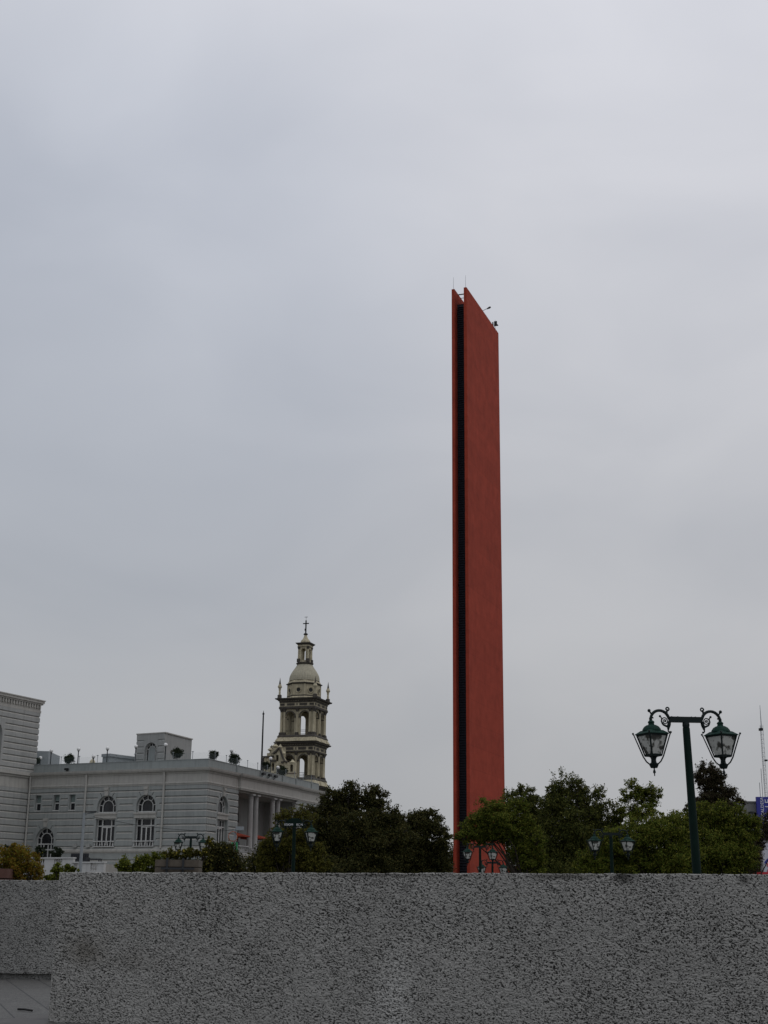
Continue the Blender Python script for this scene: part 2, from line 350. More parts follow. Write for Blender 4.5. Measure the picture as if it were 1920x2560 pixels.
sc = nd(t, 'ShaderNodeVectorMath', operation='SCALE'); t.links.new(br.outputs[0], sc.inputs[0]); t.links.new(mrn.outputs[0], sc.inputs['Scale']); gn = nd(t, 'ShaderNodeTexNoise'); gn.inputs['Scale'].default_value = 38; gn.inputs['Detail'].default_value = 4; t.links.new(tcn.outputs['Object'], gn.inputs['Vector'])
gr = nd(t, 'ShaderNodeMapRange'); t.links.new(gn.outputs['Fac'], gr.inputs[0]); gr.inputs[1].default_value = 0.35; gr.inputs[2].default_value = 0.65; gr.inputs[3].default_value = 0.55; gr.inputs[4].default_value = 1.3
s2 = nd(t, 'ShaderNodeVectorMath', operation='SCALE'); t.links.new(sc.outputs[0], s2.inputs[0]); t.links.new(gr.outputs[0], s2.inputs['Scale']); t.links.new(s2.outputs[0], b.inputs['Base Color'])
bpn = nd(t, 'ShaderNodeBump'); bpn.inputs['Strength'].default_value = 0.6; bpn.inputs['Distance'].default_value = 0.02; t.links.new(gn.outputs['Fac'], bpn.inputs['Height']); t.links.new(bpn.outputs[0], b.inputs['Normal'])
pv = MB().box(-30, 20, -8, 27.4, -0.05, 0.006).build('pavement', pm); pv['kind'] = 'structure'

# ------------------------------------------------------------------ rough plaza walls (hammered stucco, real relief)
rng = np.random.default_rng(7)
def vnoise(x, y, seed):
    r = np.random.default_rng(seed); tab = r.random((256, 256))
    xi = np.floor(x).astype(int); yi = np.floor(y).astype(int); fx = x - xi; fy = y - yi
    fx = fx * fx * (3 - 2 * fx); fy = fy * fy * (3 - 2 * fy)
    a = tab[xi % 256, yi % 256]; b2 = tab[(xi + 1) % 256, yi % 256]; c = tab[xi % 256, (yi + 1) % 256]; d = tab[(xi + 1) % 256, (yi + 1) % 256]
    return (a * (1 - fx) + b2 * fx) * (1 - fy) + (c * (1 - fx) + d * fx) * fy
def rough_wall(name, label, P, D, length, h0, h1, thick, step, m, seed, plinth=0.0):
    d = Vector((D[0], D[1], 0)).normalized()
    o = thing_loc = Vector((P[0], P[1], 0))
    nx_, nz_ = int(length / step), int(max(h0, h1) / step)
    X, Zf = np.meshgrid(np.linspace(0, length, nx_ + 1), np.linspace(0, 1, nz_ + 1), indexing='ij')
    top = h0 + (h1 - h0) * X / length + 0.010 * (vnoise(X * 7, X * 0 + 3.3, seed + 30) - .5) + 0.008 * (vnoise(X * 25, X * 0 + 9.3, seed + 31) - .5) + 0.012 * (vnoise(X * 0.9, X * 0 + 1.3, seed + 32) - .5); Z = Zf * top
    wx = X + 0.05 * vnoise(X * 9, Z * 9, seed + 20); wz = Z + 0.05 * vnoise(X * 9 + 40, Z * 9, seed + 21)
    sk = wx + 0.6 * wz                                     # float strokes run slightly diagonal
    n1_ = vnoise(sk * 44, wz * 68, seed); n2_ = vnoise(wx * 84, wz * 105, seed + 1); n3_ = vnoise(wx * 7, wz * 9, seed + 2); n5_ = vnoise(wx * 2.3, wz * 2.3, seed + 5)
    hgt = 0.010 * n1_ + 0.011 * n2_ + 0.007 * n3_
    dens = 0.07 * (n5_ - 0.5)
    def pits(fx, fz, sd, th, wdt):
        q = np.clip((vnoise(sk * fx + sd, wz * fz, seed + sd) - th - dens) / wdt, 0, 1); return q * q * (3 - 2 * q)
    pit = np.maximum(0.9 * pits(42, 68, 3, 0.875, 0.06), np.maximum(pits(60, 92, 6, 0.83, 0.07), 0.9 * pits(82, 112, 9, 0.795, 0.08)))
    hgt = hgt - 0.040 * pit
    off = -hgt                                              # y toward viewer is negative
    edge = np.minimum(np.minimum(X, length - X), np.minimum(1e9, top - Z)) ; off = off + 0.004 * np.clip(1 - edge / 0.012, 0, 1) ** 2
    if plinth > 0: off = off + 0.07 * np.clip((plinth - Z) / 0.015, 0, 1)
    co = np.stack([X, off, Z], -1).reshape(-1, 3); ny1 = nz_ + 1
    i, j = np.meshgrid(np.arange(nx_), np.arange(nz_), indexing='ij'); a = (i * ny1 + j).ravel()
    quads = np.stack([a, a + ny1, a + ny1 + 1, a + 1], -1)
    base = len(co); tb = np.stack([X[:, -1], np.full(nx_ + 1, thick), Z[:, -1]], -1)           # back top edge
    bb = np.stack([X[:, 0], np.full(nx_ + 1, thick), Z[:, 0]], -1)
    co = np.vstack([co, tb, bb]); k = np.arange(nx_)
    ft = k * ny1 + nz_
    q2 = np.stack([ft, ft + ny1, base + k + 1, base + k], -1); q3 = np.stack([base + k, base + k + 1, base + nx_ + 1 + k + 1, base + nx_ + 1 + k], -1)
    quads = np.vstack([quads, q2, q3]); co = co.tolist(); faces = quads.tolist()
    l = [jj for jj in range(ny1)]; faces.append([*l[::-1], base + nx_ + 1, base][::-1])
    l = [nx_ * ny1 + jj for jj in range(ny1)]; faces.append([*l, base + nx_, base + 2 * nx_ + 1])
    T = Matrix(((d.x, -d.y, 0, 0), (d.y, d.x, 0, 0), (0, 0, 1, 0), (0, 0, 0, 1)))
    me = bpy.data.meshes.new(name); me.from_pydata(co, [], faces); me.transform(T); me.materials.append(m); me.shade_smooth()
    at = me.attributes.new('pit_shade', 'FLOAT', 'POINT'); dv = np.zeros(len(co), dtype=np.float32); dv[:base] = (pit * (0.6 + 0.4 * n2_)).ravel(); at.data.foreach_set('value', dv)
    ob = bpy.data.objects.new(name, me); C.objects.link(ob); ob.location = o
    return tag(ob, label, 'wall')
def wall_mat(name, stains_and_shade, col=(0.315, 0.309, 0.292)):
    m = mat(name, col, 0.9, 0.12, 1.3, 0.4, 70, stains_and_shade=stains_and_shade)
    t = m.node_tree; b = t.nodes['Principled BSDF']; l = b.inputs['Base Color'].links[0].from_socket       # shadow of the pits painted into the base colour
    at = nd(t, 'ShaderNodeAttribute', attribute_name='pit_shade'); x = nd(t, 'ShaderNodeMix', data_type='RGBA'); ml = nd(t, 'ShaderNodeMath', operation='MULTIPLY'); ml.inputs[1].default_value = 0.82
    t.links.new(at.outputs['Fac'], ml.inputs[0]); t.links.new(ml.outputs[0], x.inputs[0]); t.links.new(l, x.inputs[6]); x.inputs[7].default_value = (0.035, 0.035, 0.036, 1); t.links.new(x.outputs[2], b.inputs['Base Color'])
    return m
A = Vector((-4.28, 18.52, 0)); Bp = Vector((4.63, 16.5, 0)); wd = (Bp - A).normalized(); wl = (Bp - A).length
def on_wall(u, v):
    q = on_plane(u, v, A, (wd.x, wd.y)) - A; return (q.x, q.y, q.z)
brown = (0.085, 0.070, 0.050)
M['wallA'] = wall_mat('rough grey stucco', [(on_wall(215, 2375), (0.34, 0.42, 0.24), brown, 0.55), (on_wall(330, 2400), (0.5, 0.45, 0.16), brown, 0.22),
        (on_wall(1560, 2192), (0.16, 0.2, 0.10), (0.02, 0.018, 0.015), 0.8), (on_wall(1400, 2190), (0.5, 0.3, 0.05), (0.04, 0.035, 0.03), 0.7), (on_wall(985, 2500), (0.34, 0.3, 0.75), (0.46, 0.455, 0.435), 0.85),
        (on_wall(1860, 2200), (0.1, 0.1, 0.08), (0.02, 0.018, 0.015), 0.7), (on_wall(950, 2188), (1.2, 0.5, 0.03), (0.05, 0.045, 0.04), 0.6)])
slope = 0.041 / wl
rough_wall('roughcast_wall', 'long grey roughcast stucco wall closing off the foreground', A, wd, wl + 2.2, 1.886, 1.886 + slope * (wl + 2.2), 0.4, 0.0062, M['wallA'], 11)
M['wallB'] = wall_mat('rough grey stucco stained top painted base shade', [((2.9, 0, 1.86), (1.6, 0.5, 0.14), (0.03, 0.03, 0.028), 0.85), ((5.2, 0, 1.84), (1.1, 0.5, 0.16), (0.03, 0.03, 0.028), 0.8), ((4.5, 0, 0.0), (9, 0.5, 0.30), (0.02, 0.018, 0.014), 0.95)], (0.265, 0.262, 0.250))  # last patch paints the plinth shadow into the colour; the upper two are staining
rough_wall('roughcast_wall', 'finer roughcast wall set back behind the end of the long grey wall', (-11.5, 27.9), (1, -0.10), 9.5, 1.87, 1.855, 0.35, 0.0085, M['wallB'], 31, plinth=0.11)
p1, p2 = atZ(45, 2523, 0.03), atZ(80, 2526.5, 0.03)
tag(MB().tube([p1, p1.lerp(p2, 0.5) + Vector((0, 0.02, 0.004)), p2], 0.016, 6).build('stick', M['stick']), 'thin black stick lying on the stone slabs', 'stick')
q = [atZ(u, v, 0.0) for u, v in ((-60, 2556), (122, 2540), (150, 2572), (-60, 2575))]
ks = MB().add([(p.x, p.y, 0.011) for p in q], [(0, 1, 2, 3)]).build('gutter', mat('wet dark gutter', (0.07, 0.065, 0.06), 0.6, 0.4, 3), fix=False); ks['kind'] = 'structure'

# ------------------------------------------------------------------ red concrete slab tower
def build_tower():
    FL, FR, BR = atZ(1129, 723.3, 70), atZ(1166.2, 717.7, 70), atZ(1246.2, 833.1, 70)
    H = 70 - 2.5; base = 2.5
    d = (BR - FR); d.z = 0; L = d.length; d.normalize(); n = Vector((-d.y, d.x, 0))      # n points left
    wid = abs((FL - FR).dot(n)); sh = (FL - FR).dot(d)
    t = thing('slab_tower', 'tall flat brick red concrete tower with a dark slot', 'tower', (FR.x, FR.y, base))
    T = Matrix(((n.x, d.x, 0, 0), (n.y, d.y, 0, 0), (0, 0, 1, 0), (0, 0, 0, 1)))          # x leftwards across, y along the slab
    th = 0.34
    for k, (a, b2) in enumerate(((0, th), (wid - th, wid))):
        # tall thin blade, subdivided so that its edges are not ruler straight
        s_ = MB(T); prev = None; y0 = sh if k else 0
        s_.box(a, b2, y0, L + y0, -0.5, H); s_.build('side_slab', M['red'], t)
    lv = MB(T); rec = 1.05
    for yy in (sh + rec, L - rec):
        lv.box(th + 0.002, wid - th - 0.002, yy + 0.1, yy + 0.3, -0.5, H - 1.5)
        z = 0
        while z < H - 1.75:
            lv.add([(th + .003, yy, z), (wid - th - .003, yy, z), (wid - th - .003, yy + 0.11, z + 0.2), (th + .003, yy + 0.11, z + 0.2)], [(0, 1, 2, 3)]); lv.box(th + .003, wid - th - .003, yy - 0.02, yy + 0.02, z - 0.035, z); z += 0.27
    lv.build('louver_infill', M['louver'], t, fix=False)
    for yy, rr in ((1.5, .07), (2.5, .035), (8, .05)): MB(T).tube([(th, yy + sh, H - .09), (wid - th, yy, H - .09)], rr, 6).build('tie_bar', M['iron'], t)
    for x, y, h in ((th * .5, 0.2, 1.6), (wid - th * .5, sh + 0.2, 1.6), (th * .5, L * 0.94, 1.5)):
        MB(T).tube([(x, y, H), (x, y, H + h)], [0.02, 0.012], 6).build('lightning_rod', M['galv'], t)
    f1 = MB(T); yy = L * 0.50; f1.tube([(0.1, yy, H), (-0.15, yy, H + 0.12), (-0.5, yy, H + 0.25)], 0.03, 6); f1.tube([(-0.45, yy, H + 0.2), (-0.75, yy, H + 0.32), (-0.95, yy, H + 0.4)], [0.05, 0.12, 0.1], 8); f1.build('floodlight', M['iron'], t)
    f2 = MB(T); yy = L * 0.86; f2.box(0.0, 0.12, yy - 0.5, yy - 0.35, H, H + 0.5); f2.tube([(0.05, yy, H), (-0.1, yy + 0.1, H + 0.3)], 0.03, 6); f2.box(-0.45, 0.05, yy - 0.05, yy + 0.3, H + 0.25, H + 0.32); f2.box(-0.3, 0.05, yy + 0.1, yy + 0.25, H + 0.3, H + 0.85); f2.build('floodlight', M['iron'], t)
    # sloping buttress at the foot
    a, b2, c = atY(1262, 2167, 153), atY(1296, 2167, 153), atY(1312, 2189, 153)
    zb = 2.6
    o = MB().add([(a.x, 153, zb), (b2.x + 2.4, 153, zb), (b2.x, 153, a.z), (a.x, 153, a.z), (a.x, 156, zb), (b2.x + 2.4, 156, zb), (b2.x, 156, a.z), (a.x, 156, a.z)],
             [(0, 1, 2, 3), (4, 5, 6, 7), (0, 1, 5, 4), (1, 2, 6, 5), (2, 3, 7, 6), (3, 0, 4, 7)])
    tag(o.build('low_wall', M['red']), 'low red wall with a sloping end beside the red tower foot', 'wall')
build_tower()

# ------------------------------------------------------------------ casino
def arch_poly(c, z0, zs, r, n=14, rx=None):
    rx = rx or r
    return [(c - rx, z0), (c + rx, z0)] + [(c + rx * math.cos(math.pi * k / n), zs + r * math.sin(math.pi * k / n)) for k in range(0, n + 1)]
def rect(a, b2, z0, z1): return [(a, z0), (b2, z0), (b2, z1), (a, z1)]
CC = Vector((-19.15, 150.1, 3.3)); UL = Vector((-22.4, 10.5, 0)).normalized(); UR = Vector((11.2, 33.8, 0)).normalized()
GROOVES = [5.2, 6.68, 7.47, 8.24, 9.01, 9.78, 10.56, 11.32, 12.07, 12.79]
def window_frame(T, root, c, z0, zs, r, blind=False):
    """arched head: frame with inner arch and radial bars, glass as its child"""
    f = MB(T); y0, y1 = 0.22, 0.34; bw = 0.08
    n = 14
    def ring(ro, ri, zc):
        outp = [(c + ro * math.cos(math.pi * k / n), zc + ro * math.sin(math.pi * k / n)) for k in range(n + 1)]
        inp = [(c + ri * math.cos(math.pi * k / n), zc + ri * math.sin(math.pi * k / n)) for k in range(n, -1, -1)]
        f.region(outp + inp, [], y0, y1)
    ring(r - 0.005, r - bw, zs); ring(r * 0.60, r * 0.60 - bw, zs)
    for s_ in (-1, 1):
        for rr in (r - 0.005, r * 0.60): a, b2 = sorted((c + s_ * rr, c + s_ * (rr - bw))); f.region(rect(a, b2, z0, zs), [], y0, y1)
    f.region(rect(c - r + .01, c + r - .01, z0, z0 + 0.12), [], y0 - 0.02, y1 - 0.015)
    for dg in (12, 52, 90, 128, 168):
        t_ = R_(dg); dx, dz = math.cos(t_), math.sin(t_); px, pz = -dz * 0.036, dx * 0.036
        a, b2 = r * 0.58, r - 0.05
        f.region([(c + a * dx + px, zs + a * dz + pz), (c + a * dx - px, zs + a * dz - pz), (c + b2 * dx - px, zs + b2 * dz - pz), (c + b2 * dx + px, zs + b2 * dz + pz)], [], y0 + 0.01, y1 - 0.01)
    w_ = f.build('window', M['white'], root)
    MB(T).region(arch_poly(c, z0 + 0.01, zs, r - 0.01), [], 0.35, 0.40).build('pane', M['glass'], w_)
    return w_
def french_window(T, root, c, z0, z1, hw, sill):
    f = MB(T); y0, y1 = 0.22, 0.34
    for x, wd_ in ((-hw + .005, .08), (-hw * 0.52, .12), (hw * 0.52 - 0.12, .12), (hw - 0.085, .08)): f.region(rect(c + x, c + x + wd_, sill, z1 - 0.11), [], y0, y1)
    f.region(rect(c - hw + .01, c + hw - .01, z1 - 0.11, z1), [], y0, y1)
    f.region(rect(c - hw + .01, c + hw - .01, z1 - 0.86, z1 - 0.74), [], y0 - 0.015, y1 - 0.01)
    f.region(rect(c - .075, c + .075, sill, z1 - 1.0), [], y0 + 0.02, y1 - 0.02)
    f.region(rect(c - hw * .52 + .12, c + hw * .52 - .12, z1 - 1.0, z1 - 0.87), [], y0 + 0.02, y1 - 0.02)
    w_ = f.build('window', M['white'], root)
    MB(T).region(rect(c - hw + .01, c + hw - .01, sill, z1 - .01), [], 0.35, 0.40).build('pane', M['glass'], w_)
    return w_
def balustrade(mb, x0, x1, z0, z1, y=0.0, pitch=0.36):
    h = z1 - z0
    mb.box(x0, x1, y - 0.16, y + 0.10, z1 - 0.10, z1); mb.box(x0, x1, y - 0.14, y + 0.08, z0, z0 + 0.08)
    n = max(2, int(round((x1 - x0) / pitch)))
    for k in range(n):
        x = x0 + (k + 0.5) * (x1 - x0) / n; a = z0 + 0.08; b2 = z1 - 0.10; H = b2 - a
        mb.lathe([(0.055, a), (0.05, a + .1 * H), (0.07, a + .3 * H), (0.055, a + .5 * H), (0.03, a + .75 * H), (0.06, b2)], 8, x, y - 0.03)
def keystone(mb, c, z0, z1):
    a, b2 = 0.22, 0.34
    for y0, y1, zz0, zz1, aa, bb in ((-0.22, -0.0, z0, z1, a, b2), (-0.32, -0.22, z1 - 0.32, z1 - 0.06, b2 - .1, b2 - .04)):
        mb.region([(c - aa, zz0), (c + aa, zz0), (c + bb, zz1), (c - bb, zz1)], [], y0, y1)
def facade(mb, T, s0, s1, z0, z1, holes, excl, proud=0.13, thick=0.5, grooves=GROOVES, s_out0=None, joints=(), chamf=None):
    if chamf: chamf.T = T
    mb.T = T
    mb.region(rect(s0, s1, z0, z1), holes, 0, thick)
    gro = []
    for g_ in grooves:
        if not (z0 + 0.1 < g_ < z1 - 0.1): continue
        iv = [(s0 - 0.5, s1 + 0.5)]
        for (a, b2, za, zb) in excl:
            if za - 0.02 <= g_ <= zb:
                nv = []
                for (p, q_) in iv:
                    if b2 <= p or a >= q_: nv.append((p, q_)); continue
                    if a > p: nv.append((p, a))
                    if b2 < q_: nv.append((b2, q_))
                iv = nv
        gro += [(p, q_, g_) for p, q_ in iv if q_ - p > 0.1]
    polys = [rect(p, q_, g_, g_ + 0.23) for p, q_, g_ in gro]
    so = s0 if s_out0 is None else s_out0
    mb.region(rect(so, s1, z0, z1), holes + polys + list(joints), -proud, -0.001)
    for p, q_, g_ in gro:
        p, q_ = max(p, so), min(q_, s1)
        (chamf or mb).add([(p, -proud, g_ + .002), (q_, -proud, g_ + .002), (q_, -0.004, g_ + 0.16), (p, -0.004, g_ + 0.16)], [(0, 1, 2, 3)])
def voussoir(c, zs, r):
    out_ = []
    for dg in (58, 122):
        t_ = R_(dg); dx, dz = math.cos(t_), math.sin(t_); px, pz = -dz * 0.04, dx * 0.04; a, b2 = r + 0.03, r + 0.62
        out_.append([(c + a * dx + px, zs + a * dz + pz), (c + a * dx - px, zs + a * dz - pz), (c + b2 * dx - px, zs + b2 * dz - pz), (c + b2 * dx + px, zs + b2 * dz + pz)])
    return out_
def build_casino():
    cas = thing('casino_building', 'pale blue grey neoclassical building with banded walls and a columned loggia', 'building', CC)
    TL = frame(CC, UL, cas, -1); TR = frame(CC, UR, cas, 1); TL[2][3] = TR[2][3] = -CC.z
    Iw = CC + UL * 24.7; UW = -Vector((0.415, 0.910, 0)).normalized()
    # make sure "inward" points away from the viewer
    LL, LR = 24.7, 36.0
    # ---- side facade
    holes, excl, jo = [], [], []
    WIN = [(13.28, 1.31), (7.90, 1.30)]
    for c, r in WIN:
        holes += [arch_poly(c, 10.56, 11.2, r), rect(c - r, c + r, 6.80, 9.90)]
        excl += [(c - r - 0.28, c + r + 0.28, 6.9, 11.0), (c - r - 0.50, c + r + .50, 11.0, 11.6), (c - 1.25, c + 1.25, 11.6, 12.4), (c - 0.42, c + 0.42, 12.4, 13.4)]; jo += voussoir(c, 11.2, r)
    c, r = 21.70, 1.32
    holes.append(arch_poly(c, 4.6, 7.65, r)); excl += [(c - r - .28, c + r + .28, 4.6, 7.6), (c - r - .4, c + r + .4, 7.6, 8.3), (c - 1.2, c + 1.2, 8.3, 9.1), (c - .42, c + .42, 9.1, 10.2)]; jo += voussoir(c, 7.65, r)
    SMALL = [(23.07, 0.42), (20.42, 0.42), (18.15, 0.42)]
    for c, hw in SMALL: holes.append(rect(c - hw, c + hw, 10.96, 12.70)); excl.append((c - hw - .18, c + hw + .18, 10.9, 12.75))
    w1 = MB(); g1 = MB(); facade(w1, TL, 0, LL, 3.0, 13.45, holes, excl, s_out0=-0.12, joints=jo, chamf=g1); w1 = w1.build('side_wall', M['band'], cas); g1.build('groove_trim', M['trim'], w1, fix=False)
    for c, r in WIN:
        w_ = window_frame(TL, cas, c, 10.56, 11.2, r); b_ = french_window(TL, cas, c, 6.8, 9.90, r, 7.0)
        p = MB(TL); p.region(rect(c - r - .15, c + r + .15, 9.92, 10.36), [], -0.16, -0.132); p.region(rect(c - r - .22, c + r + .22, 10.36, 10.55), [], -0.26, -0.132); p.build('spandrel', M['trim'], cas)
        q_ = MB(TL); balustrade(q_, c - r - .12, c + r + .12, 6.8, 7.45, -0.16); q_.build('balustrade', M['balus'], b_)
    for (c, top) in ((13.36, 13.40), (7.95, 13.40), (21.72, 10.05)):
        k = MB(TL); keystone(k, c, top - 0.95, top); k.build('keystone', M['trim'], cas)
    dw = window_frame(TL, cas, 21.70, 7.1, 7.65, 1.32)
    f = MB(TL)
    for x in (-1.315, -0.8, -0.36, 0.26, 0.7, 1.215): f.region(rect(21.7 + x, 21.7 + x + .1, 4.6, 7.08), [], .22, .33)
    f.region(rect(20.4, 23.0, 6.45, 6.6), [], .205, .345); dd = f.build('door', M['white'], cas)
    MB(TL).region(rect(20.4, 23.0, 4.6, 7.08), [], .36, .4).build('pane', M['glass'], dd)
    for i, (c, hw) in enumerate(SMALL):
        f = MB(TL); f.region(rect(c - hw + .02, c + hw - .02, 11.72, 11.84), [], 0.15, 0.27); f.region(rect(c - hw + .002, c - hw + .06, 10.96, 11.75), [], 0.16, 0.26); f.region(rect(c + hw - .06, c + hw - .002, 10.96, 11.75), [], 0.16, 0.26); f.region(rect(c - hw - .04, c + hw + .04, 10.86, 10.958), [], -0.17, 0.2); wo = f.build('window', M['white'], cas)
        MB(TL).region(rect(c - hw + .01, c + hw - .01, 10.965, 11.715), [], 0.25, 0.3).build('pane', M['glass'], wo)
        MB(TL).region(rect(c - hw + .01, c + hw - .01, 11.86 if i != 1 else 12.02, 12.69), [], 0.25, 0.3).build('blind', M['shade'], wo)
        if i == 1: MB(TL).region(rect(c - hw + .01, c + hw - .01, 11.845, 12.015), [], 0.26, 0.3).build('pane', M['glass'], wo)
    for s_, z0, z1 in ((24.35, 6.9, 14.9), (16.25, 5.0, 14.9), (5.55, 6.6, 14.9)):
        MB(TL).tube([(s_, -0.25, z0), (s_, -0.25, 13.3), (s_, -0.28, z1)], 0.12, 8).build('downpipe', M['trim'], cas)
    for s_ in (17.2, 15.35):
        MB(TL).box(s_ - .22, s_ + .22, -0.40, -0.132, 6.75, 7.15).build('wall_box', M['wing'], cas)
    sb = MB(TL); sb.box(24.3, 24.65, -0.3, -0.085, 6.74, 6.86); sb.build('gutter_outlet', M['trim'], cas)
    # ---- front facade : two end bays and the loggia between
    W1, W3 = 4.10, 30.1
    holes, excl, jo = [], [], []
    for c in (W1, W3):
        holes += [arch_poly(c, 10.56, 11.1, 1.35), rect(c - 1.35, c + 1.35, 6.8, 9.85)]
        excl += [(c - 1.65, c + 1.65, 6.9, 11.0), (c - 1.8, c + 1.8, 11.0, 11.6), (c - 1.25, c + 1.25, 11.6, 12.4), (c - .42, c + .42, 12.4, 13.4)]; jo += voussoir(c, 11.1, 1.35)
    for a, b2, hh, ee, jj in ((0, 8.2, holes[:2], excl[:4], jo[:2]), (26.2, LR, holes[2:], excl[4:], jo[2:])):
        w2 = MB(); g2 = MB(); facade(w2, TR, a, b2, 3.0, 13.45, hh, ee, joints=jj, chamf=g2); w2 = w2.build('front_wall', M['band'], cas); g2.build('groove_trim', M['trim'], w2, fix=False)
    for c in (W1, W3):
        window_frame(TR, cas, c, 10.56, 11.1, 1.35); b_ = french_window(TR, cas, c, 6.8, 9.85, 1.35, 6.9)
        p = MB(TR); p.region(rect(c - 1.4, c + 1.4, 9.87, 10.36), [], -0.16, -0.132); p.region(rect(c - 1.5, c + 1.5, 10.36, 10.55), [], -0.26, -0.132); p.build('spandrel', M['trim'], cas)
        k = MB(TR); keystone(k, c + .05, 12.45, 13.4); k.build('keystone', M['trim'], cas)
    # loggia: floor, back wall with arched windows, side returns, ceiling
    lg = MB(TR); lhol = []
    for c in (11.3, 16.9, 22.6): lhol += [arch_poly(c, 10.3, 10.9, 1.3), rect(c - 1.3, c + 1.3, 6.35, 9.6)]
    TB = TR @ Matrix.Translation((0, 4.2, 0))
    lg.T = TB; lg.region(rect(8.2, 26.2, 6.3, 13.45), lhol, 0, 0.4)
    lg.T = TR; lg.box(8.21, 8.5, 0.51, 4.19, 6.3, 13.44); lg.box(25.9, 26.19, 0.51, 4.19, 6.3, 13.44)
    lg.build('loggia_wall', M['wing'], cas)
    MB(TR).box(8.21, 26.19, 0.05, 4.18, 13.25, 13.46).build('loggia_ceiling', M['trim'], cas)
    fl = MB(TR); fl.box(8.21, 26.19, -0.5, 4.18, 6.0, 6.3); fl.box(8.21, 26.19, -0.62, -0.5, 3.0, 6.1); fl.box(8.21, 26.19, -0.75, -0.62, 5.85, 6.05); fl.build('loggia_floor', M['trim'], cas)
    for c in (11.3, 16.9, 22.6):
        window_frame(TB, cas, c, 10.3, 10.9, 1.3); french_window(TB, cas, c, 6.35, 9.6, 1.3, 6.36)
    col = [12.05, 13.55, 18.65, 20.3, 25.65, 8.75]
    for c in col[:5]:
        m_ = MB(TR); m_.box(c - .42, c + .42, -0.42, 0.42, 6.3, 6.95)
        m_.lathe([(0.38, 6.95), (0.40, 7.05), (0.33, 7.15), (0.325, 9.5), (0.29, 12.75), (0.33, 12.8), (0.29, 12.88), (0.30, 12.98), (0.40, 13.08)], 18, c, 0)
        m_.box(c - .44, c + .44, -0.44, 0.44, 13.08, 13.24); m_.build('column', M['column'], cas, smooth=True)
    for a, b2 in ((8.6, 11.6), (14.0, 18.2), (20.75, 25.2)):
        q_ = MB(TR); balustrade(q_, a, b2, 6.32, 7.25, 0.0, 0.34); q_.build('balustrade', M['balus'], cas)
    # ---- entablature, cornice, parapet swept round the corner
    def P2(v): return (v.x - CC.x, v.y - CC.y)
    pts = [CC + UL * LL, CC, CC + UR * 8.2]
    nR = -Vector((-UR.y, UR.x, 0))
    j = 0.30
    pts += [CC + UR * 8.2 + nR * j, CC + UR * 26.2 + nR * j, CC + UR * 26.2, CC + UR * LR]
    path = [P2(p) for p in pts]
    Z = -CC.z
    def sw(name, m, prof, p=path): o_ = MB(); o_.sweep(p, [(a, z + Z) for a, z in prof], sign=SG); return o_.build(name, m, cas)
    # sign so that outward faces the viewer
    d0 = Vector(path[1]) - Vector(path[0]); SG = 1 if Vector((-d0.y, d0.x)).dot(Vector((0, -1))) > 0 else -1
    sw('frieze', M['trim'], [(-0.4, 13.46), (0.17, 13.46), (0.17, 13.60), (0.23, 13.62), (0.23, 13.74), (0.10, 13.80), (0.10, 14.70), (-0.4, 14.70)])
    sw('cornice', M['trim'], [(-0.4, 14.702), (0.15, 14.702), (0.20, 14.90), (0.42, 14.95), (0.46, 15.05), (0.50, 15.08), (0.55, 15.30), (-0.4, 15.34)])
    pp = [P2(p) for p in (CC + UL * 24.2, CC, CC + UR * 34.4)]
    sw('parapet', M['parapet'], [(-0.30, 15.2), (0.02, 15.2), (0.02, 16.20), (0.06, 16.20), (0.06, 16.26), (-0.30, 16.26)], pp)
    for s_ in (7.6, 14.6, 21.6, 26.1, 31.6): MB(TR).box(s_ - .14, s_ + .14, -0.14, -0.022, 15.3, 16.24).build('parapet_pier', M['parapet'], cas)
    sw('water_table', M['trim'], [(-0.3, 6.10), (0.15, 6.10), (0.18, 6.22), (0.28, 6.26), (0.28, 6.50), (0.18, 6.58), (-0.3, 6.6)], [P2(p) for p in (CC + UL * 19.0, CC, CC + UR * 8.15)])
    gl = MB(); gl.sweep(pp, [(-0.16, 16.261 + Z), (-0.14, 16.261 + Z), (-0.14, 16.98 + Z), (-0.16, 16.98 + Z)], sign=SG); gl = gl.build('glass_balustrade', M['clear'], cas)
    for T_, n_, s0_, dp in ((TL, 9, 2.2, 2.6), (TR, 11, 2.0, 3.0)):
        for k in range(n_): MB(T_).tube([(s0_ + k * dp, 0.15, 16.265), (s0_ + k * dp, 0.15, 17.05)], 0.03, 6).box(s0_ - .1 + k * dp, s0_ + .1 + k * dp, 0.10, 0.20, 17.05, 17.13).build('balustrade_post', M['galv'], gl)
    # roof and hidden rear walls
    a, b2, c_, d_ = CC + UL * LL, CC, CC + UR * LR, CC + UL * LL + UR * LR
    rf = MB(); rf.add([(p.x - CC.x, p.y - CC.y, 15.1 + Z) for p in (a, b2, c_, d_)] + [(p.x - CC.x, p.y - CC.y, 14.9 + Z) for p in (a, b2, c_, d_)], [(0, 1, 2, 3), (4, 7, 6, 5), (0, 3, 7, 4), (1, 0, 4, 5), (2, 1, 5, 6), (3, 2, 6, 7)]); rf.build('roof', M['soil'], cas)
    bw_ = MB(frame(CC + UR * (LR + 0.01), UL, cas, -1)); bw_.T[2][3] = Z; bw_.box(0, LL, -0.4, 0, 3, 15.05)
    bw_.T = frame(CC + UL * (LL + 0.01), UR, cas, 1); bw_.T[2][3] = Z; bw_.box(0.1, LR, 0, 0.4, 3, 15.05); bw_.build('rear_wall', M['wing'], cas)
    ft_ = MB(TR)
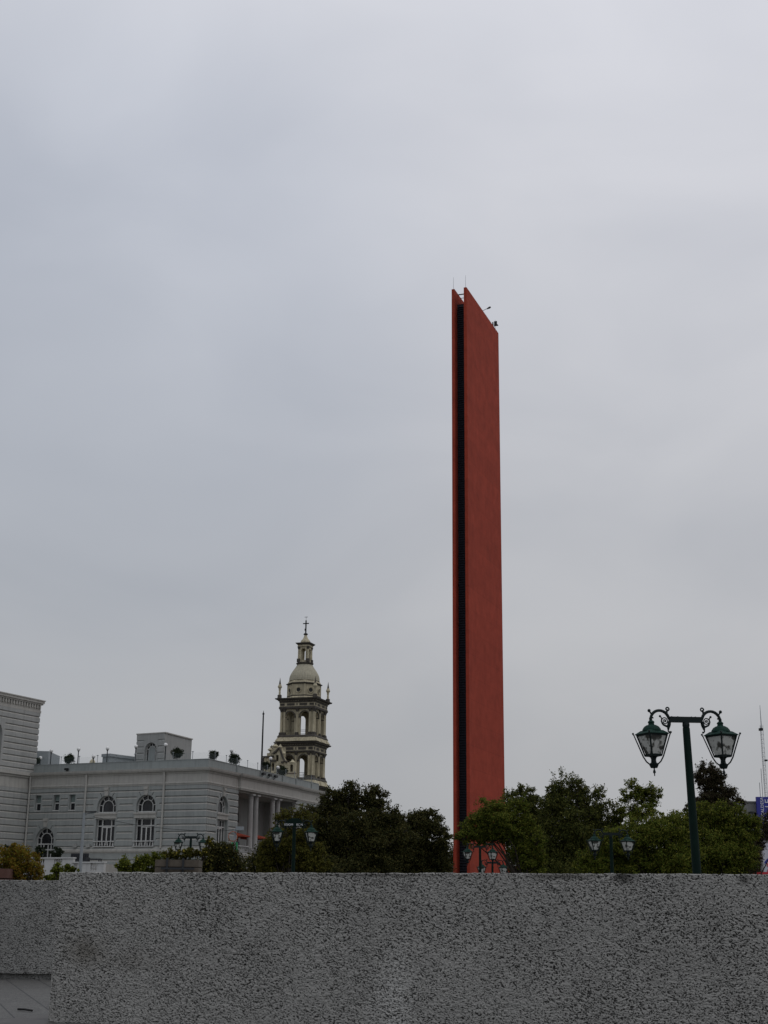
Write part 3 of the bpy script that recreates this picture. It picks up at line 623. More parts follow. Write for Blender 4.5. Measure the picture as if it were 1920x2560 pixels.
    for u, v in ((653, 1932), (669, 1934), (683, 1938)):
        q_ = on_plane(u, v, CC, UR); s_ = (Vector((q_.x, q_.y, 0)) - Vector((CC.x, CC.y, 0))).dot(UR)
        fo = MB(TR); fo.box(s_ - .35, s_ + .35, -0.5, -0.2, 15.72, 16.0); fo.tube([(s_, -0.3, 15.7), (s_, -0.02, 15.5)], 0.04, 6); fo.build('floodlight', M['iron'], cas)
    fo = MB(TL); fo.box(19.0, 19.4, -0.45, -0.1, 15.5, 15.72); fo.tube([(19.2, -0.3, 15.5), (19.2, -0.02, 15.4)], 0.04, 6); fo.build('floodlight', M['iron'], cas)
    for s_, txt in ((14.2, 'EIN'), (20.6, 'IN')):
        Tt = TR @ Matrix.Translation((s_, -0.36, 14.25)) @ Matrix.Rotation(R_(90), 4, 'X'); text_mesh('lettering', txt, 0.75, M['lettering'], cas, Tt, 0.02)
    # ---- tall wing projecting forward at the left
    TW = frame(Iw, UW, cas, 1); TW[2][3] = Z
    if (TW.to_3x3() @ Vector((0, 1, 0))).x > 0: TW = frame(Iw, UW, cas, -1); TW[2][3] = Z
    wg = [g_ for g_ in GROOVES] + [15.55 + 0.70 * k for k in range(0, 10)]
    hol = [arch_poly(7.2, 16.2, 19.2, 1.55)]
    ex = [(5.3, 9.1, 16, 21.0)]
    ww = MB(); gw = MB(); facade(ww, TW, -0.85, 11, 2.8, 13.45, [], [], s_out0=0.0, chamf=gw); facade(ww, TW, -0.85, 11, 15.36, 22.5, hol, ex, grooves=wg, chamf=gw); ww.T = TW
    ww.box(-0.85, 11, 0.51, 11, 2.8, 13.4); ww.box(-0.84, 11, 0.52, 11, 13.45, 22.5)
    ww = ww.build('wing_wall', M['wing'], cas); gw.build('groove_trim', M['trim'], ww, fix=False)
    MB(TW).region(arch_poly(7.2, 16.2, 19.2, 1.54), [], 0.3, 0.35).build('niche', M['parapet'], cas)
    we = MB(TW); we.box(0.14, 11, -0.12, 0.4, 13.46, 13.75); we.box(0.1, 11, -0.06, 0.4, 13.75, 14.7); we.box(0.3, 11, -0.4, 0.4, 14.95, 15.34); we.box(0.2, 11, -0.2, 0.4, 14.7, 14.95); we.build('wing_cornice', M['trim'], cas)
    wt = MB(TW); wt.box(-0.95, 11, -0.14, 10.8, 22.5, 22.75); wt.box(-0.88, 11, -0.09, 10.8, 22.75, 23.45); wt.box(-1.05, 11, -0.3, 11, 23.45, 23.62); wt.box(-1.15, 11, -0.42, 11, 23.62, 23.9); wt.box(-1.22, 11, -0.5, 11.1, 23.9, 24.02)
    k = -0.7
    while k < 10.8: wt.box(k, k + 0.22, -0.26, -0.09, 23.0, 23.44); k += 0.48
    wt.build('wing_parapet', M['trim'], cas)
    # ---- rooftop rooms
    Pp = Vector((-26.48, 165, 0)); fd = Vector((-3.83, 2.2, 0)).normalized(); sdv = Vector((2.3, 6.9, 0)).normalized()
    TP = frame(Pp, fd, cas, -1); TP[2][3] = Z; TS = frame(Pp, sdv, cas, 1); TS[2][3] = Z
    ph = MB(); hl = [arch_poly(2.1, 15.2, 18.75, 0.92)]
    facade(ph, TP, 0, 4.4, 15.1, 20.72, hl, [(1.0, 3.2, 15, 20.1), (1.75, 2.45, 19, 20.6)], proud=0.09, thick=0.4, grooves=[15.9 + 0.78 * k_ for k_ in range(6)])
    ph.T = TS; ph.box(0.0, 7.3, 0.0, 0.35, 15.1, 20.72)
    ph.T = Matrix.Identity(4)
    def prism(mb, offs, za, zb):
        bb = [Pp + fd * a - CC + sdv * c for a, c in offs]; mb.add([(q_.x, q_.y, zz + Z) for zz in (za, zb) for q_ in bb], [(3, 2, 1, 0), (4, 5, 6, 7), (0, 1, 5, 4), (1, 2, 6, 5), (2, 3, 7, 6), (3, 0, 4, 7)])
    prism(ph, ((.42, .45), (4.39, .45), (4.39, 7.2), (.42, 7.2)), 15.1, 20.6)
    po = ph.build('rooftop_room', M['wing'], cas)
    wf = window_frame(TP, po, 2.1, 15.2, 18.75, .92); wf.name = 'window'
    MB(TP).region(arch_poly(2.1, 15.2, 18.75, .46), [], 0.18, 0.345).build('door', M['parapet'], po)
    cp = MB(); prism(cp, ((-.12, -.14), (4.5, -.14), (4.5, 7.4), (-.12, 7.4)), 20.722, 20.86); cp.build('coping', M['trim'], po)
    lb = MB(); q0 = atY(275, 1884, 164)
    TQ = frame((q0.x, q0.y), (3.3, 5), cas, 1); TQ[2][3] = Z; lb.T = TQ; lb.box(0, 6.2, 0, 1.2, 15.1, q0.z - .35); lb.box(-0.12, 6.3, -0.12, 1.3, q0.z - .35, q0.z); lb.build('rooftop_parapet', M['roofblock'], cas)
    lb = MB(); q0 = atY(122, 1878, 166); lb.add([(q0.x - CC.x - d_x, q0.y - CC.y + d_y, zz + Z) for zz in (15.1, q0.z) for d_x, d_y in ((0, 0), (6, -1.2), (6, 5), (0, 6))], [(0, 1, 2, 3), (4, 5, 6, 7), (0, 1, 5, 4), (1, 2, 6, 5), (2, 3, 7, 6), (3, 0, 4, 7)]); lb.build('rooftop_hut', M['roofblock'], cas)
    return cas, TL, TR
cas, TLc, TRc = build_casino()
def world(T, x, y, z): return (T @ Vector((x, y, z))) + CC

# ------------------------------------------------------------------ rooftop globe lamps, potted trees, flagpole
def globe_lamp(u, v, Y, label):
    p = atY(u, v, Y); z0 = 15.11
    t = thing('globe_lamp', label, 'lamp', (p.x, p.y, z0), 0, 'globe lamps on the roof terrace')
    h = p.z - z0
    MB().tube([(0, 0, 0), (0, 0, h - 0.2)], 0.06, 8).build('post', M['sofa'], t)
    MB().lathe([(0.12, h - 0.26), (0.10, h - 0.18), (0.07, h - 0.16)], 10).build('collar', M['iron'], t)
    MB().ball((0, 0, h), 0.22, 14, 10).build('globe', M['globe'], t, smooth=True)
for u, v, Y, l in ((101, 1895, 163, 'low globe lamp right beside the tall wing'), (128.4, 1877, 162, 'globe lamp rising between the wing and the first topiary ball'),
        (196.7, 1873, 160, 'globe lamp just past the topiary nearest the wing'), (234, 1891, 163, 'small globe lamp in front of the far little dome'), (269, 1871, 160, 'globe lamp above the low rooftop parapet'),
        (340, 1866, 159, 'globe lamp against the left edge of the arched rooftop room'), (414.4, 1862, 157, 'globe lamp at the corner of the arched rooftop room'), (578.9, 1876.5, 160.5, 'globe lamp behind the topiary past the building corner'),
        (676.8, 1896.5, 172, 'globe lamp in front of the cream church gable'), (695, 1919, 172, 'lowest globe lamp, tucked over the last dark topiary')):
    globe_lamp(u, v, Y, l)
def mkleaf(pts, size, rng, aspect=0.55, up=0.3):
    n = len(pts); nrm = rng.normal(size=(n, 3)); nrm[:, 2] = np.abs(nrm[:, 2]) * (1 + up); nrm /= np.linalg.norm(nrm, axis=1, keepdims=True)
    a = rng.normal(size=(n, 3)); u = np.cross(nrm, a); u /= np.linalg.norm(u, axis=1, keepdims=True) + 1e-9; v = np.cross(nrm, u)
    s = (size * rng.uniform(0.6, 1.3, size=(n, 1)))
    P = np.stack([pts - u * s, pts + v * s * aspect, pts + u * s, pts - v * s * aspect], 1).reshape(-1, 3)
    return P
def leaf_obj(name, P, m, parent):
    n = len(P) // 4; me = bpy.data.meshes.new(name); me.vertices.add(4 * n); me.loops.add(4 * n); me.polygons.add(n)
    me.vertices.foreach_set('co', P.astype(np.float32).ravel()); me.loops.foreach_set('vertex_index', np.arange(4 * n, dtype=np.int32))
    me.polygons.foreach_set('loop_start', np.arange(0, 4 * n, 4, dtype=np.int32)); me.polygons.foreach_set('loop_total', np.full(n, 4, dtype=np.int32))
    me.update(calc_edges=True); me.materials.append(m); o = bpy.data.objects.new(name, me); C.objects.link(o); o.parent = parent; return o
LM = {'dark': leaf_mat('dark leaves', [(0.0262, 0.0316, 0.0121), (0.0403, 0.0446, 0.0153), (0.0585, 0.0557, 0.0186), (0.0857, 0.0741, 0.0242)]),
      'olive': leaf_mat('olive leaves', [(0.0516, 0.0552, 0.0131), (0.0860, 0.0863, 0.0186), (0.1147, 0.0972, 0.0205)]),
      'green': leaf_mat('mid green leaves', [(0.0433, 0.0664, 0.0116), (0.0764, 0.1044, 0.0155), (0.1210, 0.1327, 0.0212), (0.1719, 0.1660, 0.0329)]),
      'deep': leaf_mat('deep green leaves', [(0.0328, 0.0445, 0.0139), (0.0555, 0.0679, 0.0179), (0.0882, 0.0959, 0.0238), (0.1386, 0.1345, 0.0346)]),
      'brown': leaf_mat('bronze leaves', [(0.0398, 0.0285, 0.0200), (0.0546, 0.0429, 0.0255), (0.0497, 0.0553, 0.0255)]),
      'gold': leaf_mat('yellow green leaves', [(0.10, 0.105, 0.015), (0.17, 0.13, 0.018), (0.20, 0.10, 0.02), (0.14, 0.145, 0.02)]),
      'lime': leaf_mat('bright bush leaves', [(0.060, 0.075, 0.014), (0.10, 0.12, 0.02), (0.15, 0.16, 0.025)]),
      'flower': leaf_mat('yellow flowers', [(0.24, 0.18, 0.02), (0.32, 0.26, 0.05), (0.3, 0.28, 0.12)]),
      'topi': leaf_mat('topiary leaves', [(0.024, 0.034, 0.020), (0.040, 0.052, 0.030)])}
def topiary(u, v, Y, rpx, label, mk='topi'):
    p = atY(u, v, Y); r = rpx * Y / FPX; z0 = 15.11; h = p.z - z0
    t = thing('potted_tree', label, 'potted tree', (p.x, p.y, z0), 0, 'potted trees on the roof terrace')
    rg = np.random.default_rng(int(u)); k = 60
    cl = rg.normal(size=(k, 3)); cl /= np.linalg.norm(cl, axis=1, keepdims=True); cl *= rg.uniform(0.25, 0.95, (k, 1)) * r * np.array([1, 1, 0.85])
    pts = (cl[rg.integers(0, k, 3200)] + rg.normal(size=(3200, 3)) * r * 0.16); pts[:, 2] += h
    leaf_obj('crown', mkleaf(pts, 0.085, rg), LM[mk], t)
    tr = MB(); tr.tube([(0, 0, 0.4), (0.03, 0, h * 0.7), (0, 0, h)], [0.06, 0.05, 0.03], 6)
    for q in cl[:12]: tr.tube([(0, 0, h - r * 0.7), (q[0], q[1], q[2] + h)], [0.035, 0.01], 5)
    tr.build('trunk', M['bark'], t)
    MB().lathe([(0.28, 0), (0.36, 0.5), (0.40, 0.55), (0.33, 0.55), (0.3, 0.45)], 12).build('pot', M['parapet'], t)
for u, v, Y, r, l in ((92, 1902, 162, 8, 'dark potted bush squeezed against the tall wing'), (174, 1897, 161, 13.5, 'round potted tree alone on the roof near the tall wing'), (442.5, 1884, 157, 14.5, 'round potted tree in front of the plain side of the rooftop room'),
        (534, 1888, 155, 13, 'small round potted tree directly above the building corner'), (585, 1898, 160, 15, 'round potted tree beside a globe lamp past the building corner'),
        (664, 1914, 171, 11, 'thin potted tree at the foot of the flagpole'), (704, 1927, 174, 14, 'dark potted tree in front of the church arches')):
    topiary(u, v, Y, r, l)
pz = atY(653.5, 1924, 170); pt = atY(659.8, 1788, 170)
fp = thing('flagpole', 'bare dark flagpole standing on the roof terrace', 'flagpole', (pz.x, pz.y, 15.11))
MB().tube([(0, 0, 0), (0, 0, pt.z - 15.11)], [0.13, 0.09], 8).build('pole', M['iron'], fp)
MB().lathe([(0.05, pt.z - 15.11), (0.16, pt.z - 14.95), (0.05, pt.z - 14.75), (0.01, pt.z - 14.5)], 8).build('finial', M['iron'], fp)

# ------------------------------------------------------------------ cathedral
def build_cathedral():
    ax = atY(757.5, 1830, 225); rz = R_(-17.6); base = 3.3
    t = thing('cathedral', 'cream stone cathedral bell tower with ribbed dome beside a gabled front', 'church', (ax.x, ax.y, base), rz)
    zf = lambda y: atY(745, y, 222.0).z - base      # front face of the tower
    za = lambda y: atY(760, y, 225).z - base        # on the axis
    W = 6.1; h = W / 2
    def sq(a): return [(-a, -a), (a, -a), (a, a), (-a, a)]
    def ringm(name, m, prof, parent, a=h): o = MB(); o.sweep(sq(a), prof, closed=True, sign=-1); return o.build(name, m, parent)
    def tier(ztop_cornice, zcor_bot, zfr_bot, zcap_bot, zcol_bot, zbase_bot, zped_bot):
        wl_ = MB(); c = 1.28; r = 0.80
        zs = zcap_bot - 0.75
        # arched stage: four walls with two openings each
        for k in range(4):
            wl_.T = Matrix.Rotation(k * math.pi / 2, 4, 'Z') @ Matrix.Translation((0, -h + 0.22, 0))
            hh = h - 0.22 if k % 2 == 0 else h - 0.22 - 0.55
            wl_.region(rect(-hh, hh, zbase_bot, zcap_bot + 0.55), [arch_poly(-c, zbase_bot + 0.25, zs, r), arch_poly(c, zbase_bot + 0.25, zs, r)], 0, 0.55)
        st = wl_.build('belfry', M['cream'], t)
        for k in range(4):
            Tk = Matrix.Rotation(k * math.pi / 2, 4, 'Z')
            a_ = MB(Tk)
            for cc in (-c, c):   # dark archivolts
                n = 12; ro, ri = r + 0.18, r + 0.005
                a_.region([(cc + ro * math.cos(math.pi * i / n), zs + ro * math.sin(math.pi * i / n)) for i in range(n + 1)] + [(cc + ri * math.cos(math.pi * i / n), zs + ri * math.sin(math.pi * i / n)) for i in range(n, -1, -1)], [], -h + 0.1, -h + 0.215)
                for s_ in (-1, 1): a_.box(cc + s_ * (r + .1) - .13, cc + s_ * (r + .1) + .13, -h + 0.08, -h + 0.6, zs - 0.2, zs - 0.02)
            a_.build('archivolt', M['darkstone'], st)
            for x in (-h + 0.24, -h + 0.80, 0, h - 0.80):
                cm = MB(Tk); y = -h + 0.16
                cm.lathe([(0.23, zcol_bot), (0.23, zcol_bot + .1), (0.20, zcol_bot + .2), (0.185, zcap_bot - 0.1), (0.21, zcap_bot - 0.02)], 14, x, y); cm.build('column', M['cream'], st, smooth=True)
                cb = MB(Tk); cb.box(x - .28, x + .28, y - .28, y + .28, zbase_bot, zcol_bot - .12); cb.box(x - .25, x + .25, y - .25, y + .25, zcol_bot - .12, zcol_bot - .002)
                cb.lathe([(0.21, zcap_bot - .02), (0.20, zcap_bot + .1), (0.33, zcap_bot + .42), (0.36, zcap_bot + .5)], 8, x, y, R_(22.5)); cb.build('capital', M['darkstone'], st)
        zt = zcap_bot + 0.5
        ringm('entablature', M['darkstone'], [(-0.8, zt), (0.10, zt), (0.16, zt + .1), (0.12, zfr_bot - .02), (-0.8, zfr_bot - .02)], st)
        ringm('frieze', M['cream'], [(-0.8, zfr_bot), (0.06, zfr_bot), (0.06, zcor_bot), (-0.8, zcor_bot)], st)
        dp = MB()
        for k in range(4):
            dp.T = Matrix.Rotation(k * math.pi / 2, 4, 'Z'); zz0, zz1 = zfr_bot + 0.1, zcor_bot - 0.1
            for a0, a1 in ((-h + .06, -h + .85), (-h + 1.25, -0.42), (-0.1, 0.1), (0.42, h - 1.25), (h - .85, h - .06)):
                dp.box(a0, a1, -h - 0.075, -h - 0.055, zz0, zz1)
        dp.build('frieze_panel', M['darkstone'], st)
        Hc = ztop_cornice - zcor_bot
        ringm('cornice', M['darkstone'], [(-0.8, zcor_bot), (0.10, zcor_bot), (0.14, zcor_bot + .35 * Hc), (0.30, zcor_bot + .45 * Hc), (0.34, zcor_bot + .62 * Hc), (0.62, zcor_bot + .72 * Hc), (0.72, ztop_cornice), (-0.8, ztop_cornice)], st)
        dn = MB()
        for k in range(4):
            dn.T = Matrix.Rotation(k * math.pi / 2, 4, 'Z'); x = -h
            while x < h: dn.box(x, x + 0.14, -h - 0.30, -h - 0.13, zcor_bot + .40 * Hc, zcor_bot + .5 * Hc); x += 0.30
        dn.build('dentil', M['cream'], st)
        ringm('base_course', M['darkstone'], [(-0.8, zbase_bot - .18), (0.22, zbase_bot - .18), (0.26, zbase_bot - .06), (0.10, zbase_bot + .22), (-0.8, zbase_bot + .22)], st)
        pd = MB(); pd.sweep(sq(h), [(-0.8, zped_bot), (0.55, zped_bot), (0.50, zped_bot + .12), (0.20, zbase_bot - .182), (-0.8, zbase_bot - .182)], closed=True, sign=-1)
        for k in range(4):
            pd.T = Matrix.Rotation(k * math.pi / 2, 4, 'Z')
            for x in (-h + .5, 0, h - .5):
                pd.add([(x - .62, -h - .68, zped_bot), (x + .62, -h - .68, zped_bot), (x + .36, -h - .30, zbase_bot - .19), (x - .36, -h - .30, zbase_bot - .19), (x - .62, -h, zped_bot), (x + .62, -h, zped_bot), (x + .36, -h, zbase_bot - .19), (x - .36, -h, zbase_bot - .19)],
                       [(0, 1, 2, 3), (4, 7, 6, 5), (0, 4, 5, 1), (3, 2, 6, 7), (0, 3, 7, 4), (1, 5, 6, 2)])
        pd.build('pedestal', M['cream'], st)
        fl = MB(); fl.box(-h + .9, h - .9, -h + .9, h - .9, zbase_bot - .1, zbase_bot + .1); fl.build('bell_floor', M['darkstone'], st)
        rl = MB()
        for k in range(4):
            rl.T = Matrix.Rotation(k * math.pi / 2, 4, 'Z')
            for cc in (-c, c): rl.tube([(cc - r, -h + .6, zbase_bot + 1.05), (cc + r, -h + .6, zbase_bot + 1.05)], 0.03, 6); rl.tube([(cc - r, -h + .6, zbase_bot + .8), (cc + r, -h + .6, zbase_bot + .8)], 0.02, 6)
        rl.build('railing', M['iron'], st)
        return st
    T1 = dict(ztop_cornice=zf(1745), zcor_bot=zf(1756), zfr_bot=zf(1765), zcap_bot=zf(1779), zcol_bot=zf(1830), zbase_bot=zf(1840), zped_bot=zf(1853))
    tier(**T1)
    T2 = dict(ztop_cornice=zf(1855), zcor_bot=zf(1866), zfr_bot=zf(1876), zcap_bot=zf(1888), zcol_bot=zf(1938), zbase_bot=zf(1947), zped_bot=zf(1962))
    tier(**T2)
    T3 = dict(ztop_cornice=zf(1964), zcor_bot=zf(1975), zfr_bot=zf(1984), zcap_bot=zf(1996), zcol_bot=zf(2048), zbase_bot=zf(2058), zped_bot=zf(2070))
    tier(**T3)
    sh = MB(); sh.box(-h - .3, h + .3, -h - .3, h + .3, -0.3, zf(2070) - .01); sh.build('tower_shaft', M['cream'], t)
    # drum, dome, lantern
    zr = T1['ztop_cornice']
    rs = MB(); rs.lathe([(3.0, zr + .002), (3.0, zr + .2), (2.85, zr + .45)], 8, 0, 0, R_(22.5)); rs.build('drum_base', M['cream'], t)
    zd0, zd1 = zr + 0.45, za(1715)
    dr = MB(); dr.lathe([(2.82, zd0), (2.78, zd1)], 8, 0, 0, R_(22.5)); drum = dr.build('drum', M['cream'], t)
    mo = MB(); mo.lathe([(2.80, zd1 + .001), (3.06, zd1 + .12), (3.10, zd1 + .22), (2.8, zd1 + .30)], 8, 0, 0, R_(22.5)); mo.lathe([(2.86, zd0 + .001), (2.90, zd0 + .12), (2.84, zd0 + .2)], 8, 0, 0, R_(22.5)); mo.build('drum_moulding', M['darkstone'], drum)
    zo = (zd0 + zd1) / 2
    for k in range(8):
        Tk = Matrix.Rotation(k * math.pi / 4, 4, 'Z') @ Matrix.Translation((0, -2.82 * math.cos(R_(22.5)), zo)) @ Matrix.Rotation(R_(90), 4, 'X')
        oc = MB(Tk); oc.lathe([(0.34, -0.05), (0.36, 0.10), (0.46, 0.13), (0.50, -0.05)], 20, cap=False); oc.lathe([(0.55, -0.05), (0.56, 0.06), (0.50, 0.07), (0.49, -.05)], 20, cap=False)
        rg_ = oc.build('oculus', M['cream'], drum)
        MB(Tk).lathe([(0.35, -0.04), (0.35, 0.035)], 16).build('oculus_opening', M['iron'], rg_)
        pb = MB(Matrix.Rotation((k + .5) * math.pi / 4, 4, 'Z')); pb.box(-.1, .1, -2.86, -2.7, zd0 + .2, zd1); pb.build('pilaster', M['cream'], drum)
    z0 = zd1 + .30; z1 = za(1704); z2 = za(1662)
    dm = MB(); dm.lathe([(2.85, z0), (2.72, z0 + .25), (2.55, z1)], 8, 0, 0, R_(22.5)); dm.build('dome_skirt', M['cream'], t)
    Hd = z2 - z1; prof = [(2.52, z1)] + [(r_, z1 + .05 + (Hd - .05) * q_) for q_, r_ in ((0, 2.50), (.12, 2.48), (.27, 2.40), (.40, 2.25), (.54, 2.03), (.68, 1.78), (.81, 1.53), (.92, 1.34), (1.0, 1.24))]
    md = MB(); md.lathe(prof, 72, 0, 0, 0, rib=0.035); md.build('dome', M['dome'], t)
    ed = MB(); ed.lathe([(2.53, z1 - .06), (2.60, z1 + .02), (2.52, z1 + .1)], 8, 0, 0, R_(22.5)); ed.build('dome_edge', M['darkstone'], t)
    cl = MB(); cl.lathe([(1.28, z2 - .1), (1.45, z2 + .1), (1.50, z2 + .2), (1.2, z2 + .32)], 24); cl.build('lantern_ring', M['darkstone'], t)
    zl0, zl1 = z2 + .32, za(1614)
    lw = MB(); a = 0.86
    for k in range(4):
        lw.T = Matrix.Rotation(k * math.pi / 2, 4, 'Z') @ Matrix.Translation((0, -a, 0)); hh = a if k % 2 == 0 else a - .3
        lw.region(rect(-hh, hh, zl0, zl1), [arch_poly(0, zl0 + .35, zl1 - 1.0, 0.40)], 0, 0.3)
    ln = lw.build('lantern', M['cream'], t)
    for k in range(4):
        Tk = Matrix.Rotation(k * math.pi / 2, 4, 'Z'); x = -a + .04
        MB(Tk).lathe([(0.19, zl0 + .6), (0.165, zl1 - .75)], 10, x, -a + .04).build('column', M['cream'], ln)
        cb = MB(Tk); cb.box(x - .26, x + .26, -a - .22, -a + .3, zl0, zl0 + .598); cb.lathe([(0.18, zl1 - .75), (0.30, zl1 - .35), (0.32, zl1 - .3)], 8, x, -a + .04); cb.build('capital', M['darkstone'], ln)
    o = MB(); o.sweep(sq(a), [(-.8, zl1 - .29), (.14, zl1 - .29), (.16, zl1), (-.8, zl1)], closed=True, sign=-1); o.build('lantern_frieze', M['cream'], ln)
    o = MB(); o.sweep(sq(a), [(-.8, zl1 + .001), (.20, zl1 + .001), (.42, zl1 + .22), (.46, zl1 + .34), (-.8, zl1 + .40)], closed=True, sign=-1); o.build('lantern_cornice', M['darkstone'], ln)
    zb = zl1 + .4; zt = za(1585); q = zt - zb
    o = MB(); o.lathe([(.86, zb), (.86, zb + .12 * q), (.78, zb + .24 * q), (.58, zb + .38 * q), (.38, zb + .55 * q), (.26, zb + .75 * q), (.2, zb + .95 * q)], 20); o.build('lantern_roof', M['cream'], t, smooth=True)
    zx0, zx1 = zt - .15, za(1551)
    o = MB(); o.lathe([(.24, zx0 - .05), (.40, zx0 + .05), (.36, zx0 + .18), (.2, zx0 + .3)], 10); o.box(-.09, .09, -.09, .09, zx0 + .3, zx1); o.box(-.52, .52, -.07, .07, zx1 - .62, zx1 - .46); o.box(-.16, .06, -.2, -.09, zx0 + .7, zx0 + 1.05)
    o.tube([(0, 0, zx1), (0, 0, zx1 + .65)], .025, 6); o.box(-.3, .3, -.02, .02, zx1 + .55, zx1 + .62); o.build('cross', M['iron'], t)
    for k in range(4):
        an = R_(45 + 90 * k); x, y = (h + .1) * math.sqrt(2) * math.cos(an), (h + .1) * math.sqrt(2) * math.sin(an); e = zr
        f = MB(); f.lathe([(.22, e + .65), (.16, e + .75), (.19, e + 1.0), (.14, e + 1.1), (.20, e + 1.5), (.20, e + 1.65), (.38, e + 1.95), (.34, e + 2.05), (.22, e + 2.3), (.19, e + 2.42)], 12, x, y); fi = f.build('corner_finial', M['cream'], t, smooth=True)
        f = MB(); f.lathe([(.42, e + .002), (.36, e + .35), (.40, e + .5), (.22, e + .648)], 8, x, y); f.lathe([(.19, e + 2.422), (.10, e + 2.9), (.015, e + 3.5)], 8, x, y); f.build('finial_tip', M['darkstone'], fi)
    # gabled church front to the left of the tower (drawn in a frame facing the same way)
    inv = Matrix.Rotation(-rz, 4, 'Z') @ Matrix.Translation((-ax.x, -ax.y, -base))
    def loc(u, v, Y): return inv @ atY(u, v, Y)
    def g7(x, y): return 640 + x / 8.295, 1800 + y / 8.295
    yg = -h + 0.3 - 4.2
    def onl(x, y):   # point of the crop on the plane local-y = yg
        u, v = g7(x, y); d = inv.to_3x3() @ ray(u, v); oo = inv @ Vector((0, 0, EYE)); k = (yg - oo.y) / d.y; p = oo + d * k; return (p.x, p.z)
    pl = [onl(x, y) for x, y in ((290, 1120), (290, 840), (400, 840), (365, 700), (430, 660), (455, 610), (490, 590), (520, 640), (560, 760), (610, 860), (660, 880), (660, 1120))]
    pl = [(pl[0][0], 2.0)] + pl[1:-1] + [(pl[-1][0], 2.0)]
    ga = MB()
    def arc(x, y0, y1, wpx): c0 = onl(x, y0); c1 = onl(x, y1); r_ = abs(onl(x + wpx, y0)[0] - c0[0]); return arch_poly(c0[0], c1[1], c0[1] - r_, r_, 8)
    nich = [arc(442, 720, 860, 28), arc(352, 890, 1050, 28), arc(510, 930, 1060, 26)]
    ga.region(pl, nich, yg, yg + 0.8); gb = ga.build('gable_front', M['cream'], t)
    bk = MB(); bk.box(pl[1][0] + .1, pl[-2][0] - .1, yg + .55, yg + .79, 2.2, min(p[1] for p in pl[1:-1]) - .1); c0 = onl(442, 720); bk.box(c0[0] - .5, c0[0] + .5, yg + .6, yg + .78, onl(442, 860)[1], c0[1]); bk.build('niche', M['darkstone'], gb)
    cp = MB(); cpp = [onl(x, y) for x, y in ((360, 705), (420, 665), (455, 612), (485, 585), (515, 640), (550, 760), (600, 865), (655, 885))]
    cp.tube([(x, yg - .1, z + .08) for x, z in cpp], 0.17, 8); x0, z0 = onl(365, 842); x1, z1 = onl(420, 842); cp.box(onl(315, 842)[0], x1, yg - .2, yg - .01, z0 - .2, z0 + .12); x2, z2_ = onl(575, 905); cp.box(x1 + .9, x2, yg - .2, yg - .01, onl(500, 880)[1] - .12, onl(500, 880)[1] + .15); cp.build('gable_coping', M['darkstone'], gb)
    for x, y in ((490, 560), (560, 690)):
        c0 = onl(x, y); f = MB(); f.lathe([(.16, c0[1] - .5), (.22, c0[1] - .3), (.38, c0[1]), (.2, c0[1] + .25), (.05, c0[1] + .5)], 10, c0[0], yg + .3); f.build('urn_finial', M['cream'], gb)
    a0, a1, ztop = onl(130, 780), onl(300, 780), onl(200, 765)[1]
    bd = MB(); bd.box(a0[0], pl[2][0], yg + .85, yg + 8, 0, ztop - .02); sd_ = bd.build('nave_wall', M['cream'], t)
    cn = MB(); cn.box(a0[0] - .25, pl[2][0], yg + .6, yg + 8.2, ztop, ztop + .22); cn.box(a0[0] - .1, pl[2][0], yg + .72, yg + .84, ztop - 1.15, ztop - .95); cn.box(a0[0] - .42, a0[0] - .01, yg + .9, yg + 7.9, 0, ztop - .03); cn.build('nave_cornice', M['darkstone'], sd_)
    for x, y0, y1 in ((248, 510, 660), (332, 440, 590)):
        c0, c1 = onl(x, y1), onl(x, y0); H_ = c1[1] - c0[1]; zz = c0[1]; xx = c0[0]
        f = MB(); f.lathe([(.42, zz - .1), (.28, zz + .02), (.24, zz + .15 * H_), (.62, zz + .38 * H_), (.58, zz + .45 * H_), (.3, zz + .62 * H_), (.14, zz + .78 * H_)], 14, xx, yg + 1.4); fo = f.build('finial', M['cream'], sd_, smooth=True)
        f = MB(); f.lathe([(.13, zz + .78 * H_), (.3, zz + .84 * H_), (.08, zz + .9 * H_), (.03, zz + H_ + .1)], 8, xx, yg + 1.4); f.build('finial_tip', M['darkstone'], fo)
        f = MB(); f.box(xx - .55, xx + .55, yg + .95, yg + 1.9, ztop + .222, zz - .1); f.build('pedestal', M['cream'], sd_)
    f = MB(); xa, za_ = onl(395, 560); f.box(xa - .7, xa + .9, yg + .95, yg + 2.6, ztop + .222, za_); f.build('attic', M['cream'], sd_)
    # niche pinnacle showing over the casino parapet
    c0, c1 = onl(795, 1190), onl(810, 880); H_ = c1[1] - c0[1]; x0, z0 = c0
    f = MB(); f.T = Matrix.Translation((x0, yg - 1.0, 0)); f.region(rect(-.62, .62, z0 - 6, z0 + H_ * .95), [arch_poly(0, z0 + H_ * .32, z0 + H_ * .72, .24, 8)], -.4, .3); f.lathe([(.62, z0 + H_ * .95), (.4, z0 + H_), (.1, z0 + H_ * 1.15)], 8); pn = f.build('pinnacle', M['cream'], t)
    f = MB(); f.T = Matrix.Translation((x0, yg - 1.0, 0)); f.box(-.7, .7, -.48, .1, z0 + H_ * .20, z0 + H_ * .25); f.build('pinnacle_band', M['redwood'], pn); f = MB(); f.T = Matrix.Translation((x0, yg - 1.0, 0)); f.box(-.25, .25, .15, .28, z0 + H_ * .3, z0 + H_ * .9); f.build('niche', M['darkstone'], pn)
build_cathedral()
